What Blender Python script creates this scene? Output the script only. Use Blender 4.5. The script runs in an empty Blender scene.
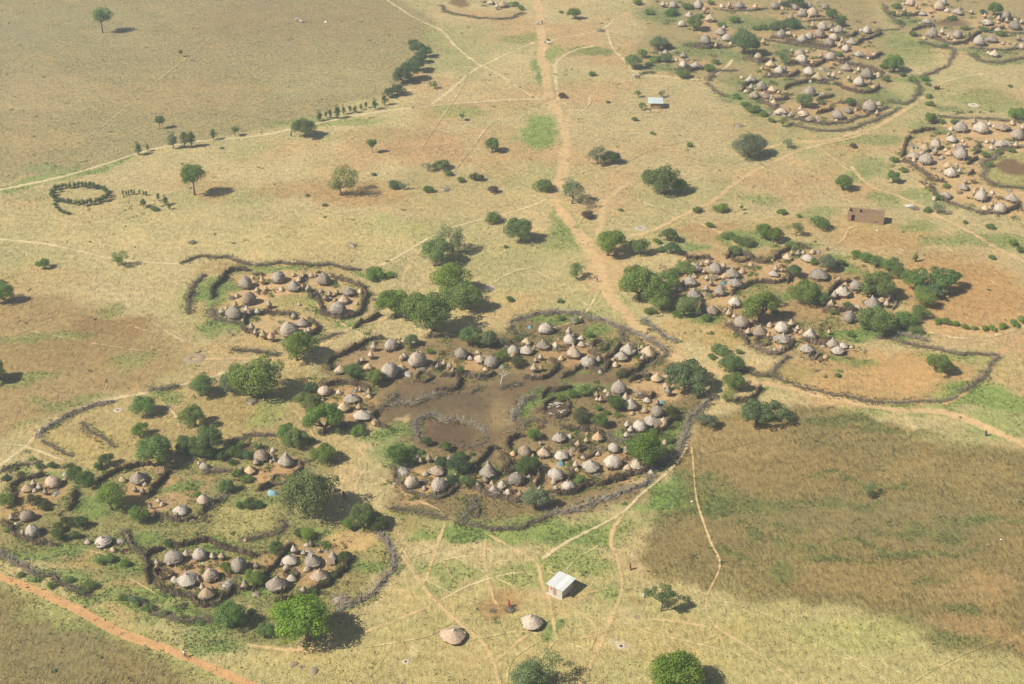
import bpy, math, random
import numpy as np
from mathutils import Vector, Matrix

SC = bpy.context.scene
COL = SC.collection
R_ = math.radians
# ------------------------------------------------------------------ camera, sky, sun, exposure
CAMH, PITCH, F = 185.0, R_(29.6), 1422.2
cam = bpy.data.cameras.new('camera'); cam.lens = 50.0; cam.sensor_width = 36.0
cam.clip_start = 1.0; cam.clip_end = 20000.0
camo = bpy.data.objects.new('camera', cam); COL.objects.link(camo)
camo.location = (0, 0, CAMH); camo.rotation_euler = (R_(90) - PITCH, 0, 0)
SC.camera = camo
SUN_EL = R_(44)
SHD = Vector((0.92, 0.38, 0)).normalized()            # the way shadows fall on the ground
to_sun = Vector((-SHD.x*math.cos(SUN_EL), -SHD.y*math.cos(SUN_EL), math.sin(SUN_EL)))
W = bpy.data.worlds.new('World'); SC.world = W; W.use_nodes = True
nt = W.node_tree; nt.nodes.clear()
sky = nt.nodes.new('ShaderNodeTexSky'); sky.sky_type = 'NISHITA'; sky.sun_disc = False
sky.sun_elevation = SUN_EL; sky.sun_rotation = math.atan2(to_sun.x, to_sun.y)
sky.altitude = 600; sky.dust_density = 0.8
bg = nt.nodes.new('ShaderNodeBackground'); bg.inputs[1].default_value = 0.05
wo = nt.nodes.new('ShaderNodeOutputWorld')
nt.links.new(sky.outputs[0], bg.inputs[0]); nt.links.new(bg.outputs[0], wo.inputs[0])
sun = bpy.data.lights.new('sun', 'SUN'); sun.energy = 5.0; sun.angle = R_(0.5); sun.color = (1.0, 0.945, 0.845)
suno = bpy.data.objects.new('sun', sun); COL.objects.link(suno); suno.location = (-200, 100, 300)
suno.rotation_euler = (-to_sun).to_track_quat('-Z', 'Y').to_euler()
SC.view_settings.view_transform = 'Standard'; SC.view_settings.look = 'None'
SC.view_settings.exposure = 0.53; SC.view_settings.gamma = 1.0
SC.render.resolution_x = 1024; SC.render.resolution_y = 684

# ------------------------------------------------------------------ helpers
def G(px, py, z=0.0):
    """a place in the photograph -> the point of the land (or of height z above it) seen there, and metres per pixel"""
    u = (px - 512)/F; v = (342 - py)/F
    dz = -math.sin(PITCH) + v*math.cos(PITCH)
    t = (CAMH - z)/(-dz)
    return u*t, (math.cos(PITCH) + v*math.sin(PITCH))*t, t/F
def lin(c):
    c = np.array(c, float)/255.0
    return np.where(c <= .04045, c/12.92, ((c + .055)/1.055)**2.4)
def hash2(ix, iy, s):
    n = (ix*374761393 + iy*668265263 + s*974711) & 0x7fffffff
    n = ((n ^ (n >> 13))*1274126177) & 0x7fffffff
    return ((n ^ (n >> 16)) & 0xffff)/65535.0
def vnoise(x, y, sc, s=0):
    x = np.asarray(x)/sc; y = np.asarray(y)/sc
    ix = np.floor(x).astype(np.int64); iy = np.floor(y).astype(np.int64)
    fx = x - ix; fy = y - iy; fx = fx*fx*(3 - 2*fx); fy = fy*fy*(3 - 2*fy)
    a = hash2(ix, iy, s); b = hash2(ix+1, iy, s); c = hash2(ix, iy+1, s); d = hash2(ix+1, iy+1, s)
    return (a*(1-fx) + b*fx)*(1-fy) + (c*(1-fx) + d*fx)*fy
def fbm(x, y, sc, s=0): return vnoise(x, y, sc, s)*.55 + vnoise(x, y, sc/2.1, s+7)*.3 + vnoise(x, y, sc/4.3, s+13)*.15

def mesh_np(name, V, Fc, mats=None, attrs=None, smooth=False, fmat=None):
    """V (n,3), Fc list of (m,k) arrays of corner indices"""
    me = bpy.data.meshes.new(name)
    V = np.asarray(V, np.float32)
    if not isinstance(Fc, (list, tuple)): Fc = [Fc]
    Fc = [np.asarray(f, np.int32) for f in Fc if len(f)]
    me.vertices.add(len(V)); me.vertices.foreach_set('co', V.ravel())
    loops = np.concatenate([f.ravel() for f in Fc]); tot = np.concatenate([np.full(len(f), f.shape[1], np.int32) for f in Fc])
    st = np.concatenate([[0], np.cumsum(tot)[:-1]]).astype(np.int32)
    me.loops.add(len(loops)); me.loops.foreach_set('vertex_index', loops)
    me.polygons.add(len(tot)); me.polygons.foreach_set('loop_start', st); me.polygons.foreach_set('loop_total', tot)
    me.polygons.foreach_set('use_smooth', np.full(len(tot), smooth))
    if fmat is not None: me.polygons.foreach_set('material_index', np.asarray(fmat, np.int32))
    for nm, (ty, data) in (attrs or {}).items():
        a = me.attributes.new(nm, ty, 'POINT')
        a.data.foreach_set('color' if ty == 'FLOAT_COLOR' else 'value', np.asarray(data, np.float32).ravel())
    for m in (mats if isinstance(mats, (list, tuple)) else [mats]):
        if m: me.materials.append(m)
    me.update(calc_edges=True)
    return me
def rgba(c): return np.concatenate([c, np.ones((len(c), 1))], 1)
def obj(name, me, parent=None, loc=None, rot=None, scale=None):
    o = bpy.data.objects.new(name, me); COL.objects.link(o)
    if parent: o.parent = parent
    if loc is not None: o.location = loc
    if rot is not None: o.rotation_euler = rot
    if scale is not None: o.scale = scale if hasattr(scale, '__len__') else (scale,)*3
    return o
def tag(o, label, cat, group=None):
    o['label'] = label; o['category'] = cat
    if group: o['group'] = group
    return o
class MB:
    """collects boxes, tubes and lathes"""
    def __init__(s): s.V = []; s.T = []; s.Q = []; s.n = 0; s.tm = []; s.qm = []; s.m = 0
    def add(s, V, T=(), Q=()):
        b = s.n; s.V += [tuple(v) for v in V]; s.n += len(V)
        for t in T: s.T.append([b+i for i in t]); s.tm.append(s.m)
        for q in Q: s.Q.append([b+i for i in q]); s.qm.append(s.m)
    def box(s, x0, x1, y0, y1, z0, z1):
        s.add([(x0,y0,z0),(x1,y0,z0),(x1,y1,z0),(x0,y1,z0),(x0,y0,z1),(x1,y0,z1),(x1,y1,z1),(x0,y1,z1)],
              Q=[(0,3,2,1),(4,5,6,7),(0,1,5,4),(1,2,6,5),(2,3,7,6),(3,0,4,7)])
    def tube(s, pts, rad, k=6, cap=True):
        P = [Vector(p) for p in pts]; base = []
        up = Vector((0.13, 0.21, 0.97))
        for i, p in enumerate(P):
            d = (P[min(i+1, len(P)-1)] - P[max(i-1, 0)])
            d = d.normalized() if d.length > 1e-9 else Vector((0,0,1))
            a = d.cross(up if abs(d.dot(up)) < .95 else Vector((1,0,0))).normalized(); b = d.cross(a)
            r = rad[i] if hasattr(rad, '__len__') else rad
            base += [p + (a*math.cos(2*math.pi*j/k) + b*math.sin(2*math.pi*j/k))*r for j in range(k)]
        Q = [(i*k+j, i*k+(j+1) % k, (i+1)*k+(j+1) % k, (i+1)*k+j) for i in range(len(P)-1) for j in range(k)]
        T = []
        if cap:
            base += [P[0], P[-1]]; n = len(P)*k
            T = [(n, (j+1) % k, j) for j in range(k)] + [(n+1, n-k+j, n-k+(j+1) % k) for j in range(k)]
        s.add(base, T, Q)
    def mesh(s, name, mats, smooth=False):
        return mesh_np(name, s.V, [np.array(s.T, int).reshape(-1, 3), np.array(s.Q, int).reshape(-1, 4)], mats, smooth=smooth, fmat=s.tm + s.qm)
def copy_tree(o, parent=None):
    c = o.copy(); COL.objects.link(c); c.parent = parent
    for ch in o.children: copy_tree(ch, c)
    return c
ORD = ('first second third fourth fifth sixth seventh eighth ninth tenth eleventh twelfth thirteenth fourteenth fifteenth sixteenth '
       'seventeenth eighteenth nineteenth twentieth').split() + ['twenty-' + w for w in 'first second third fourth fifth sixth seventh eighth ninth'.split()]
def ordinal(i, n): return 'only' if n == 1 else 'leftmost' if i == 0 else 'rightmost' if i == n-1 else ORD[i]
def order_label(i, n, what, where):
    if n == 1: return '%s %s' % (what, where)
    if i == 0: return 'leftmost %s %s' % (what, where)
    if i == n-1: return 'rightmost %s %s' % (what, where)
    return '%s %s from the left %s' % (ORD[i], what, where)
def parse(s): return [[(float(v) if v.replace('.', '', 1).replace('-', '', 1).isdigit() else v) for v in it.split(',')] for it in s.split()]

# ------------------------------------------------------------------ materials
class NT:
    def __init__(s, name):
        s.m = bpy.data.materials.new(name); s.m.use_nodes = True; s.t = s.m.node_tree; s.t.nodes.clear()
        s.out = s.n('ShaderNodeOutputMaterial'); s.p = s.n('ShaderNodeBsdfPrincipled')
        s.l(s.p.outputs[0], s.out.inputs[0]); s.p.inputs['Roughness'].default_value = .9
        s.p.inputs['Specular IOR Level'].default_value = .15
    def n(s, t, **k):
        x = s.t.nodes.new(t)
        for a, b in k.items(): setattr(x, a, b)
        return x
    def l(s, a, b): s.t.links.new(a, b)
    def val(s, inp, v):
        if hasattr(v, 'is_output'): s.l(v, inp)
        else: inp.default_value = v
    def math(s, op, a, b=0.0, c=None):
        x = s.n('ShaderNodeMath', operation=op); s.val(x.inputs[0], a); s.val(x.inputs[1], b)
        if c is not None: s.val(x.inputs[2], c)
        return x.outputs[0]
    def noise(s, vec, scale, detail=3, rough=.55):
        x = s.n('ShaderNodeTexNoise'); x.inputs['Scale'].default_value = scale; x.inputs['Detail'].default_value = detail
        x.inputs['Roughness'].default_value = rough
        if vec: s.l(vec, x.inputs['Vector'])
        return x.outputs[0]
    def mix(s, f, a, b, mode='MIX'):
        x = s.n('ShaderNodeMix', data_type='RGBA', blend_type=mode); s.val(x.inputs[0], f)
        for i, c in ((6, a), (7, b)):
            if hasattr(c, 'is_output'): s.l(c, x.inputs[i])
            else: x.inputs[i].default_value = (*c, 1) if len(c) == 3 else c
        return x.outputs[2]
    def scale(s, col, f):
        x = s.n('ShaderNodeVectorMath', operation='SCALE'); s.l(col, x.inputs[0]); s.val(x.inputs[3], f)
        return x.outputs[0]
    def rng(s, v, a, b, c=0.0, d=1.0):
        x = s.n('ShaderNodeMapRange', interpolation_type='SMOOTHSTEP')
        s.val(x.inputs[0], v); x.inputs[1].default_value = a; x.inputs[2].default_value = b; x.inputs[3].default_value = c; x.inputs[4].default_value = d
        return x.outputs[0]
    def bump(s, h, strength, dist):
        x = s.n('ShaderNodeBump'); x.inputs['Strength'].default_value = strength; x.inputs['Distance'].default_value = dist
        s.l(h, x.inputs['Height']); s.l(x.outputs[0], s.p.inputs['Normal'])
    def base(s, c):
        s.l(c, s.p.inputs['Base Color']) if hasattr(c, 'is_output') else setattr(s.p.inputs['Base Color'], 'default_value', (*c, 1))
    def attr(s, n): return s.n('ShaderNodeAttribute', attribute_name=n)

def mat_plain(name, c, var=.35, sc=3.0, rnd=.0, rough=.9, bump=.0, metal=0.0):
    t = NT(name); co = t.n('ShaderNodeTexCoord').outputs['Object']
    n = t.noise(co, sc, 4, .6); k = t.math('MULTIPLY_ADD', n, var*2, 1 - var)
    if rnd:
        r = t.n('ShaderNodeObjectInfo').outputs['Random']; k = t.math('MULTIPLY', k, t.math('MULTIPLY_ADD', r, rnd*2, 1 - rnd))
    rgb = t.n('ShaderNodeRGB'); rgb.outputs[0].default_value = (*c, 1)
    t.base(t.scale(rgb.outputs[0], k)); t.p.inputs['Roughness'].default_value = rough; t.p.inputs['Metallic'].default_value = metal
    if bump: t.bump(n, bump, .05)
    return t.m
def mat_thatch(name, c, c2):
    t = NT(name); tc = t.n('ShaderNodeTexCoord').outputs['Object']
    mp = t.n('ShaderNodeMapping'); mp.inputs['Scale'].default_value = (8, 8, 3.5); t.l(tc, mp.inputs[0])
    n1 = t.noise(mp.outputs[0], 1.0, 5, .75); n2 = t.noise(tc, 3.4, 4, .7)
    oi = t.n('ShaderNodeObjectInfo').outputs['Random']
    f = t.math('ADD', t.math('MULTIPLY', n2, 1.3), t.math('MULTIPLY_ADD', oi, .6, -.45))
    col = t.mix(t.rng(f, .0, 1.0), c, c2)
    col = t.mix(t.rng(t.math('FRACT', t.math('MULTIPLY', oi, 13.7)), .55, 1.0, 0, .55), col, t.mix(1.0, col, (1.05, .82, .62), 'MULTIPLY'))
    col = t.mix(t.rng(t.noise(tc, 1.5, 3, .65), .52, .68, 0, .5), col, t.mix(1.0, col, (.62, .58, .52), 'MULTIPLY'))
    k = t.math('MULTIPLY_ADD', n1, 2.5, -.2)
    k = t.math('MULTIPLY', k, t.math('MULTIPLY_ADD', t.math('FRACT', t.math('MULTIPLY', oi, 7.31)), .22, .90))
    t.base(t.scale(col, t.math('MAXIMUM', k, .3))); t.bump(t.math('ADD', n1, n2), .9, .16)
    return t.m
def mat_leaf(name, c, c2):
    t = NT(name); a = t.attr('lv').outputs['Fac']; oi = t.n('ShaderNodeObjectInfo').outputs['Random']
    col = t.mix(a, c, c2)
    h = t.n('ShaderNodeHueSaturation'); t.l(col, h.inputs['Color'])
    t.l(t.math('MULTIPLY_ADD', oi, .04, .466), h.inputs['Hue'])
    t.l(t.math('MULTIPLY_ADD', t.math('FRACT', t.math('MULTIPLY', oi, 5.7)), .25, .82), h.inputs['Saturation'])
    t.l(t.math('MULTIPLY_ADD', t.math('FRACT', t.math('MULTIPLY', oi, 9.1)), .3, .88), h.inputs['Value'])
    t.base(h.outputs[0]); t.p.inputs['Roughness'].default_value = .6
    tr = t.n('ShaderNodeBsdfTranslucent'); t.l(h.outputs[0], tr.inputs[0]); mx = t.n('ShaderNodeMixShader'); mx.inputs[0].default_value = .48
    t.l(t.p.outputs[0], mx.inputs[1]); t.l(tr.outputs[0], mx.inputs[2]); t.l(mx.outputs[0], t.out.inputs[0])
    return t.m
def mat_ground():
    t = NT('earth_and_dry_grass'); pos = t.n('ShaderNodeNewGeometry').outputs['Position']
    col = t.attr('Col').outputs['Color']; pc = t.attr('PCol').outputs['Color']; pw = t.attr('pw').outputs['Fac']; vg = t.attr('veg').outputs['Fac']
    n0 = t.noise(pos, .022, 3); n1 = t.noise(pos, .11, 4, .6); n2 = t.noise(pos, .55, 4, .65); n3 = t.noise(pos, 3.2, 2, .75)
    # stubble drawn out along one slope direction
    mp = t.n('ShaderNodeMapping'); mp.inputs['Rotation'].default_value = (0, 0, R_(35)); mp.inputs['Scale'].default_value = (1.7, .45, 1); t.l(pos, mp.inputs[0])
    n4 = t.noise(mp.outputs[0], 1.0, 4, .7)
    w = t.rng(t.math('ADD', pw, t.math('ADD', t.math('MULTIPLY_ADD', n2, 1.1, -.55), t.math('MULTIPLY_ADD', n1, .9, -.45))), .15, .70)
    w = t.math('MULTIPLY', w, t.rng(pw, .0, .06))
    vv = t.math('MULTIPLY', vg, t.math('SUBTRACT', 1.0, w))
    k = t.math('ADD', t.math('MULTIPLY_ADD', n1, .56, .72), t.math('MULTIPLY', t.math('MULTIPLY_ADD', n2, 1.2, -.6), t.math('MULTIPLY_ADD', vv, .3, .7)))
    k = t.math('ADD', k, t.math('MULTIPLY', t.math('MULTIPLY_ADD', n3, 2.0, -1.0), t.math('MULTIPLY_ADD', vv, .25, .75)))
    k = t.math('ADD', k, t.math('MULTIPLY', t.math('MULTIPLY_ADD', n4, 1.6, -.8), vv))
    k = t.math('ADD', k, t.math('MULTIPLY_ADD', n0, .2, -.1))
    c = t.mix(w, col, pc)
    g = t.mix(t.rng(t.noise(pos, .33, 4, .7), .55, .72, 0, .28), c, t.mix(1.0, c, (.80, .98, .66), 'MULTIPLY'))
    g = t.mix(t.math('MULTIPLY', t.rng(n1, .52, .75, 0, .5), vv), g, t.mix(1.0, c, (1.12, .92, .82), 'MULTIPLY'))
    t.base(t.scale(g, t.math('MAXIMUM', k, .25)))
    t.bump(t.math('ADD', n3, t.math('MULTIPLY', n2, 1.5)), .5, .22)
    return t.m
M = {}
M['ground'] = mat_ground()
M['thatch'] = mat_thatch('weathered_grey_thatch', (.22, .182, .138), (.54, .465, .37))
M['straw'] = mat_thatch('tan_straw', (.42, .31, .18), (.56, .43, .27))
M['pale'] = mat_thatch('pale_new_thatch', (.39, .315, .23), (.57, .48, .375))
M['wattle'] = mat_plain('wattle_wall', (.27, .20, .125), .4, 6, .2, bump=.4)
M['dark'] = mat_plain('shade_and_hair_black', (.018, .015, .012), .2, 4)  # near-black for the shade painted into doorways and pits, also for hair
M['wood'] = mat_plain('weathered_pole', (.30, .24, .17), .3, 5, .2)
M['stake'] = mat_plain('brown_stakes', (.185, .135, .080), .6, 1.6, .25)
M['stakepale'] = mat_plain('pale_stakes', (.34, .27, .19), .5, 1.6, .2)
M['brush'] = mat_plain('grey_thorn_brush', (.215, .182, .118), .65, 2.2, .25)
M['brushpale'] = mat_plain('bleached_thorn_brush', (.37, .33, .255), .6, 2.2, .2)
M['core'] = mat_plain('packed_dark_wood', (.15, .110, .070), .5, 2.0, .2)
M['bark'] = mat_plain('bark', (.16, .125, .09), .4, 8, .2, bump=.4)
M['bleached'] = mat_plain('bleached_dead_wood', (.62, .58, .50), .2, 6)
M['mud'] = mat_plain('mud_brick', (.33, .22, .13), .5, 2.0, .1, bump=.0)
M['plaster'] = mat_plain('whitewashed_wall', (.50, .46, .40), .22, 1.8)
M['metal'] = mat_plain('galvanised_sheet', (.72, .72, .68), .10, 2.6, .1, rough=.75, metal=.0)
M['metalblue'] = mat_plain('dull_blue_sheet', (.52, .58, .56), .2, 1.5, .1, rough=.7)
M['rust'] = mat_plain('rusty_sheet', (.34, .24, .17), .4, 2.2, .1, rough=.7)
M['earth'] = mat_plain('dug_earth', (.30, .225, .14), .45, 2.0, .1, bump=.5)
M['spoil'] = mat_plain('pale_spoil', (.50, .42, .30), .3, 2.0, .1, bump=.5)
M['teal'] = mat_plain('teal_cloth', (.14, .26, .25), .4, 3, .1)
M['blue'] = mat_plain('blue_tarpaulin', (.24, .37, .38), .45, 2.5, .1)
M['white'] = mat_plain('white_cloth', (.78, .77, .73), .15, 3, .1)
M['red'] = mat_plain('orange_red_cloth', (.62, .12, .05), .25, 3, .1)
M['pink'] = mat_plain('magenta_cloth', (.40, .06, .13), .25, 3, .1)
M['navy'] = mat_plain('navy_cloth', (.05, .07, .16), .25, 3, .1)
M['green'] = mat_plain('bright_green_plastic', (.15, .6, .2), .2, 3, .1)
M['skin'] = mat_plain('skin', (.055, .03, .02), .2, 6)
M['hide'] = mat_plain('white_hide', (.58, .52, .43), .3, 4, .25)
M['hidebrown'] = mat_plain('brown_hide', (.17, .10, .06), .3, 4, .15)
M['rubber'] = mat_plain('tyre_rubber', (.02, .02, .02), .2, 6)
M['steel'] = mat_plain('bicycle_steel', (.10, .10, .11), .2, 6, rough=.4)
M['leaf_green'] = mat_leaf('leaf_fresh_green', (.125, .235, .032), (.33, .46, .08))
M['leaf_mid'] = mat_leaf('leaf_mid_green', (.108, .200, .036), (.29, .415, .088))
M['leaf_dark'] = mat_leaf('leaf_dark_green', (.072, .138, .036), (.205, .305, .08))
M['leaf_pale'] = mat_leaf('leaf_grey_green', (.15, .205, .085), (.32, .40, .175))
M['leaf_acacia'] = mat_leaf('leaf_acacia', (.095, .185, .056), (.255, .375, .118))
M['leaf_olive'] = mat_leaf('leaf_olive', (.075, .095, .025), (.19, .20, .065))
M['leaf_weed'] = mat_leaf('leaf_low_weed', (.11, .165, .040), (.28, .34, .095))
M['leaf_dry'] = mat_leaf('leaf_dry_brown', (.14, .10, .06), (.27, .20, .12))
HAZE = 0.00040
# ------------------------------------------------------------------ the land: what grows where
AL = 0.74
REG = []
def RP(pts, c, soft=4, st=1.0, veg=1.0, gr=0.0):
    P = np.array([G(*[float(v) for v in p.split(',')])[:2] for p in pts.split()]); REG.append(('P', P, lin(c)*AL, soft, st, veg, gr))
def RE(cx, cy, rx, ry, c, soft=.35, st=1.0, veg=1.0, gr=0.0, rot=0.0):
    x, y, m = G(cx, cy); ya = G(cx, cy - ry)[1]; yb = G(cx, cy + ry)[1]
    REG.append(('E', (x, (ya + yb)/2, rx*m, abs(ya - yb)/2, R_(rot)), lin(c)*AL, soft, st, veg, gr))
GR = (142, 162, 80); GR2 = (124, 148, 72); YD = (207, 175, 124); YO = (214, 177, 124); RD = (192, 154, 102); MD = (130, 108, 77)
# broad fields
RP('-200,-60 400,-60 402,0 440,24 428,60 398,90 310,118 240,131 140,153 50,176 -200,215', (166, 151, 102), 3, .9, 1.5)
RE(40, 95, 70, 22, (186, 164, 115), .6, .6); RE(180, 95, 70, 18, (184, 158, 108), .6, .5); RE(300, 20, 120, 22, (166, 145, 98), .6, .7); RE(60, 30, 90, 20, (166, 154, 108), .6, .6)
RE(330, 80, 70, 16, (182, 168, 118), .5, .5); RE(30, 140, 60, 12, (186, 162, 110), .5, .6)
RP('0,190 55,174 110,160 150,152 120,164 60,182 0,196', GR, 2, .75, 1, .6); RE(330, 122, 60, 4, GR, .6, .6, 1, .4); RE(60, 168, 40, 6, (150, 160, 96), .6, .6, 1, .3)
RP('640,560 652,515 690,455 705,420 760,402 800,402 900,424 1100,466 1300,500 1300,640 1100,660 960,655 900,642 850,612 790,600 740,594 690,582 650,574', (147, 130, 81), 1.2, 1, 1.6)
RE(780, 470, 90, 22, (160, 134, 84), .6, .6); RE(690, 540, 45, 28, (146, 128, 82), .6, .7); RE(880, 520, 130, 18, (144, 130, 84), .6, .8); RE(975, 590, 55, 22, (182, 150, 98), .6, .6); RE(860, 575, 60, 18, (168, 142, 88), .6, .6); RE(740, 440, 40, 20, (182, 152, 98), .6, .6)
RE(940, 470, 70, 14, (168, 146, 92), .6, .5); RE(1000, 630, 60, 12, (186, 150, 98), .6, .5)
for a in ((905, 620, 14, 6), (800, 548, 22, 6), (915, 530, 40, 6), (735, 510, 50, 10), (700, 500, 40, 14), (790, 570, 18, 6), (960, 645, 26, 6), (650, 505, 20, 14), (830, 420, 50, 6), (880, 430, 30, 5), (965, 612, 18, 5), (755, 545, 10, 6), (830, 505, 60, 3), (900, 545, 70, 3), (770, 530, 40, 3), (860, 480, 50, 2.5), (990, 520, 50, 3), (690, 480, 30, 4), (840, 560, 40, 3), (930, 575, 40, 3), (720, 560, 24, 4)): RE(*a, (108, 120, 62), .8, .6, 1.4, .65)
RP('-150,560 0,590 60,615 120,640 190,668 222,690 215,760 -300,760', (147, 130, 82), 3, 1, 1.4); RE(60, 650, 60, 20, (140, 128, 84), .6, .7)
RP('0,302 40,298 90,305 150,322 185,345 190,362 150,385 90,405 40,425 0,440 -100,440 -100,310', (172, 144, 94), 5, .9)
RE(60, 350, 70, 20, (162, 134, 86), .7, .6); RE(110, 330, 40, 8, (158, 126, 80), .6, .7)
for a in ((60, 335, 40, 6), (110, 315, 16, 7), (130, 360, 24, 6), (20, 380, 24, 6), (50, 375, 22, 5), (15, 340, 22, 4), (10, 280, 14, 6), (40, 425, 14, 4), (70, 400, 40, 6)): RE(*a, (140, 150, 80), .8, .55, 1, .4)
RP('215,652 330,640 400,600 470,575 560,560 640,585 760,600 850,615 960,660 1100,670 1100,760 260,760 240,684', (186, 174, 110), 8, .75, 1, .03)
# reddish and green patches between the villages
RE(430, 150, 42, 18, (196, 158, 108), .6, .8); RE(365, 196, 50, 12, (190, 152, 100), .6, .75); RE(300, 192, 50, 9, (190, 156, 104), .6, .7); RE(385, 135, 40, 6, (184, 156, 104), .6, .6); RE(490, 135, 30, 10, (196, 160, 108), .6, .5)
RE(215, 192, 22, 12, (194, 158, 104), .6, .6); RE(500, 165, 30, 12, (200, 164, 112), .6, .5); RE(480, 110, 45, 10, (194, 168, 116), .6, .5)
RE(545, 132, 20, 17, GR, .6, .9, 1, .5); RE(539, 70, 6, 18, GR2, .6, .8, 1, .5); RE(552, 53, 10, 9, GR, .6, .7, 1, .4); RE(590, 52, 26, 3, GR2, .6, .7, 1, .5); RE(518, 37, 22, 4, GR2, .6, .5, 1, .4)
RP('551,203 560,205 590,246 574,252 548,254 540,248 552,235', (150, 162, 88), 2.5, .9, 1, .35)
RE(600, 238, 10, 20, YD, .7, .5, .3); RE(607, 270, 20, 26, YO, .6, .8, .1, 0, 0); RE(603, 255, 12, 12, YO, .6, .8, .1)
RE(440, 47, 18, 24, (168, 166, 106), .6, .6, 1, .2); RE(470, 60, 20, 20, (170, 166, 108), .6, .5); RE(455, 112, 30, 5, GR, .6, .5, 1, .2); RE(400, 228, 36, 8, GR, .7, .4, 1, .2); RE(430, 240, 16, 6, GR2, .7, .6, 1, .4); RE(545, 248, 40, 12, (184, 172, 110), .7, .4)
RE(455, 180, 60, 12, (176, 158, 104), .7, .6); RE(600, 205, 25, 12, YD, .7, .5, .4); RE(470, 200, 70, 12, (186, 164, 108), .7, .5)
RE(150, 250, 110, 26, (206, 186, 128), .7, .6); RE(90, 220, 120, 20, (204, 184, 126), .7, .6); RE(330, 238, 110, 22, (204, 186, 124), .7, .6); RE(40, 280, 60, 14, (200, 170, 112), .7, .6); RE(450, 300, 60, 16, (204, 184, 118), .7, .5)
RE(960, 290, 70, 34, (196, 154, 98), .7, .9); RE(900, 235, 45, 14, (186, 160, 100), .7, .7); RE(800, 228, 50, 10, (188, 160, 104), .7, .6); RE(715, 235, 38, 12, (188, 152, 100), .7, .8); RE(870, 240, 50, 8, (196, 156, 104), .7, .6)
for a in ((915, 225, 18, 6), (885, 200, 20, 7), (925, 195, 22, 8), (985, 240, 30, 8), (1010, 245, 20, 10), (940, 240, 22, 5), (960, 205, 30, 6), (860, 176, 14, 7), (800, 260, 10, 3), (820, 215, 24, 6), (880, 140, 40, 8), (930, 135, 18, 14), (870, 165, 20, 10), (760, 200, 20, 6), (985, 100, 30, 10), (900, 50, 30, 14), (960, 30, 20, 6), (905, 35, 26, 8)): RE(*a, (150, 158, 90), .8, .7, 1, .35)
RP('760,378 800,362 860,345 940,352 985,362 975,385 945,402 890,405 820,395', (196, 160, 104), 3, .9); RE(910, 370, 38, 18, (212, 168, 108), .6, .8, .5); RE(800, 380, 22, 12, (180, 158, 98), .7, .7); RE(865, 362, 20, 6, GR2, .7, .7, 1, .6); RE(955, 355, 40, 6, GR, .7, .6, 1, .4); RE(838, 375, 6, 3, GR2, .6, .9, 1, .8)
RE(985, 400, 50, 14, GR, .6, .9, 1, .5); RE(1010, 425, 40, 10, (150, 164, 92), .7, .7, 1, .3); RE(900, 410, 60, 5, GR, .8, .6, 1, .4); RE(990, 365, 30, 20, (190, 172, 110), .7, .5); RE(960, 435, 60, 8, (176, 168, 106), .7, .5, 1, .2); RE(740, 380, 25, 12, (214, 182, 124), .7, .7, .3)
# around and inside the central village
RP('318,392 330,355 390,338 460,335 508,330 514,318 560,311 590,317 640,334 668,352 672,366 708,398 690,425 680,452 655,470 642,488 600,502 545,514 500,522 450,520 395,508 388,470 395,445 420,432 372,424 345,430 320,415', (150, 128, 86), 2.5, 1, .35, .32)
RP('372,408 400,385 440,382 470,390 510,382 545,385 600,376 620,384 560,392 520,405 512,430 500,445 490,455 470,446 420,440 405,428 380,424', MD, 2, 1, .18)
RE(450, 433, 34, 10, (116, 95, 68), .5, 1, .1); RE(440, 405, 40, 8, (112, 95, 68), .6, .8, .1); RE(500, 412, 14, 14, (160, 138, 94), .6, .8, .2); RE(397, 421, 7, 3, (206, 178, 124), .3, 1, .1); RE(555, 409, 15, 9, (112, 92, 66), .4, 1, .1)
RE(395, 362, 55, 16, (176, 146, 102), .5, .9, .1); RE(480, 365, 36, 10, (204, 164, 112), .5, .9, .1); RE(345, 405, 26, 18, (200, 162, 108), .5, .9, .1); RE(585, 355, 40, 14, (198, 158, 106), .5, .8, .1); RE(612, 335, 22, 9, (176, 158, 100), .5, .8, .8, .2); RE(640, 362, 22, 8, (206, 166, 112), .5, .9, .1)
RE(655, 390, 26, 12, YO, .5, .9, .1); RE(645, 412, 18, 10, YO, .5, .8, .1); RE(420, 482, 28, 14, (202, 164, 112), .5, 1, .1); RE(515, 485, 50, 14, (182, 150, 104), .5, .9, .1); RE(600, 465, 55, 14, (192, 156, 106), .5, .9, .1); RE(560, 445, 50, 12, (164, 138, 96), .5, .8, .2); RE(545, 468, 14, 6, YO, .5, .8, .1); RE(640, 478, 20, 8, YD, .5, .7, .3); RE(600, 425, 30, 12, (154, 130, 90), .5, .8, .2)
for a in ((385, 437, 24, 5), (400, 430, 20, 6), (550, 398, 26, 6), (525, 405, 10, 8), (585, 392, 30, 5), (560, 316, 40, 3), (600, 332, 10, 6), (545, 400, 10, 4), (575, 378, 12, 2), (620, 440, 20, 6), (668, 440, 14, 12), (655, 490, 14, 8), (640, 480, 8, 5), (630, 500, 14, 5), (400, 455, 30, 12), (460, 470, 20, 14), (680, 425, 5, 10)): RE(*a, GR2, .8, .75, 1, .7)
RE(662, 490, 22, 14, GR2, .7, .8, 1, .8, 40); RE(645, 505, 20, 5, (190, 165, 110), .7, .5, .3)
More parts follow.
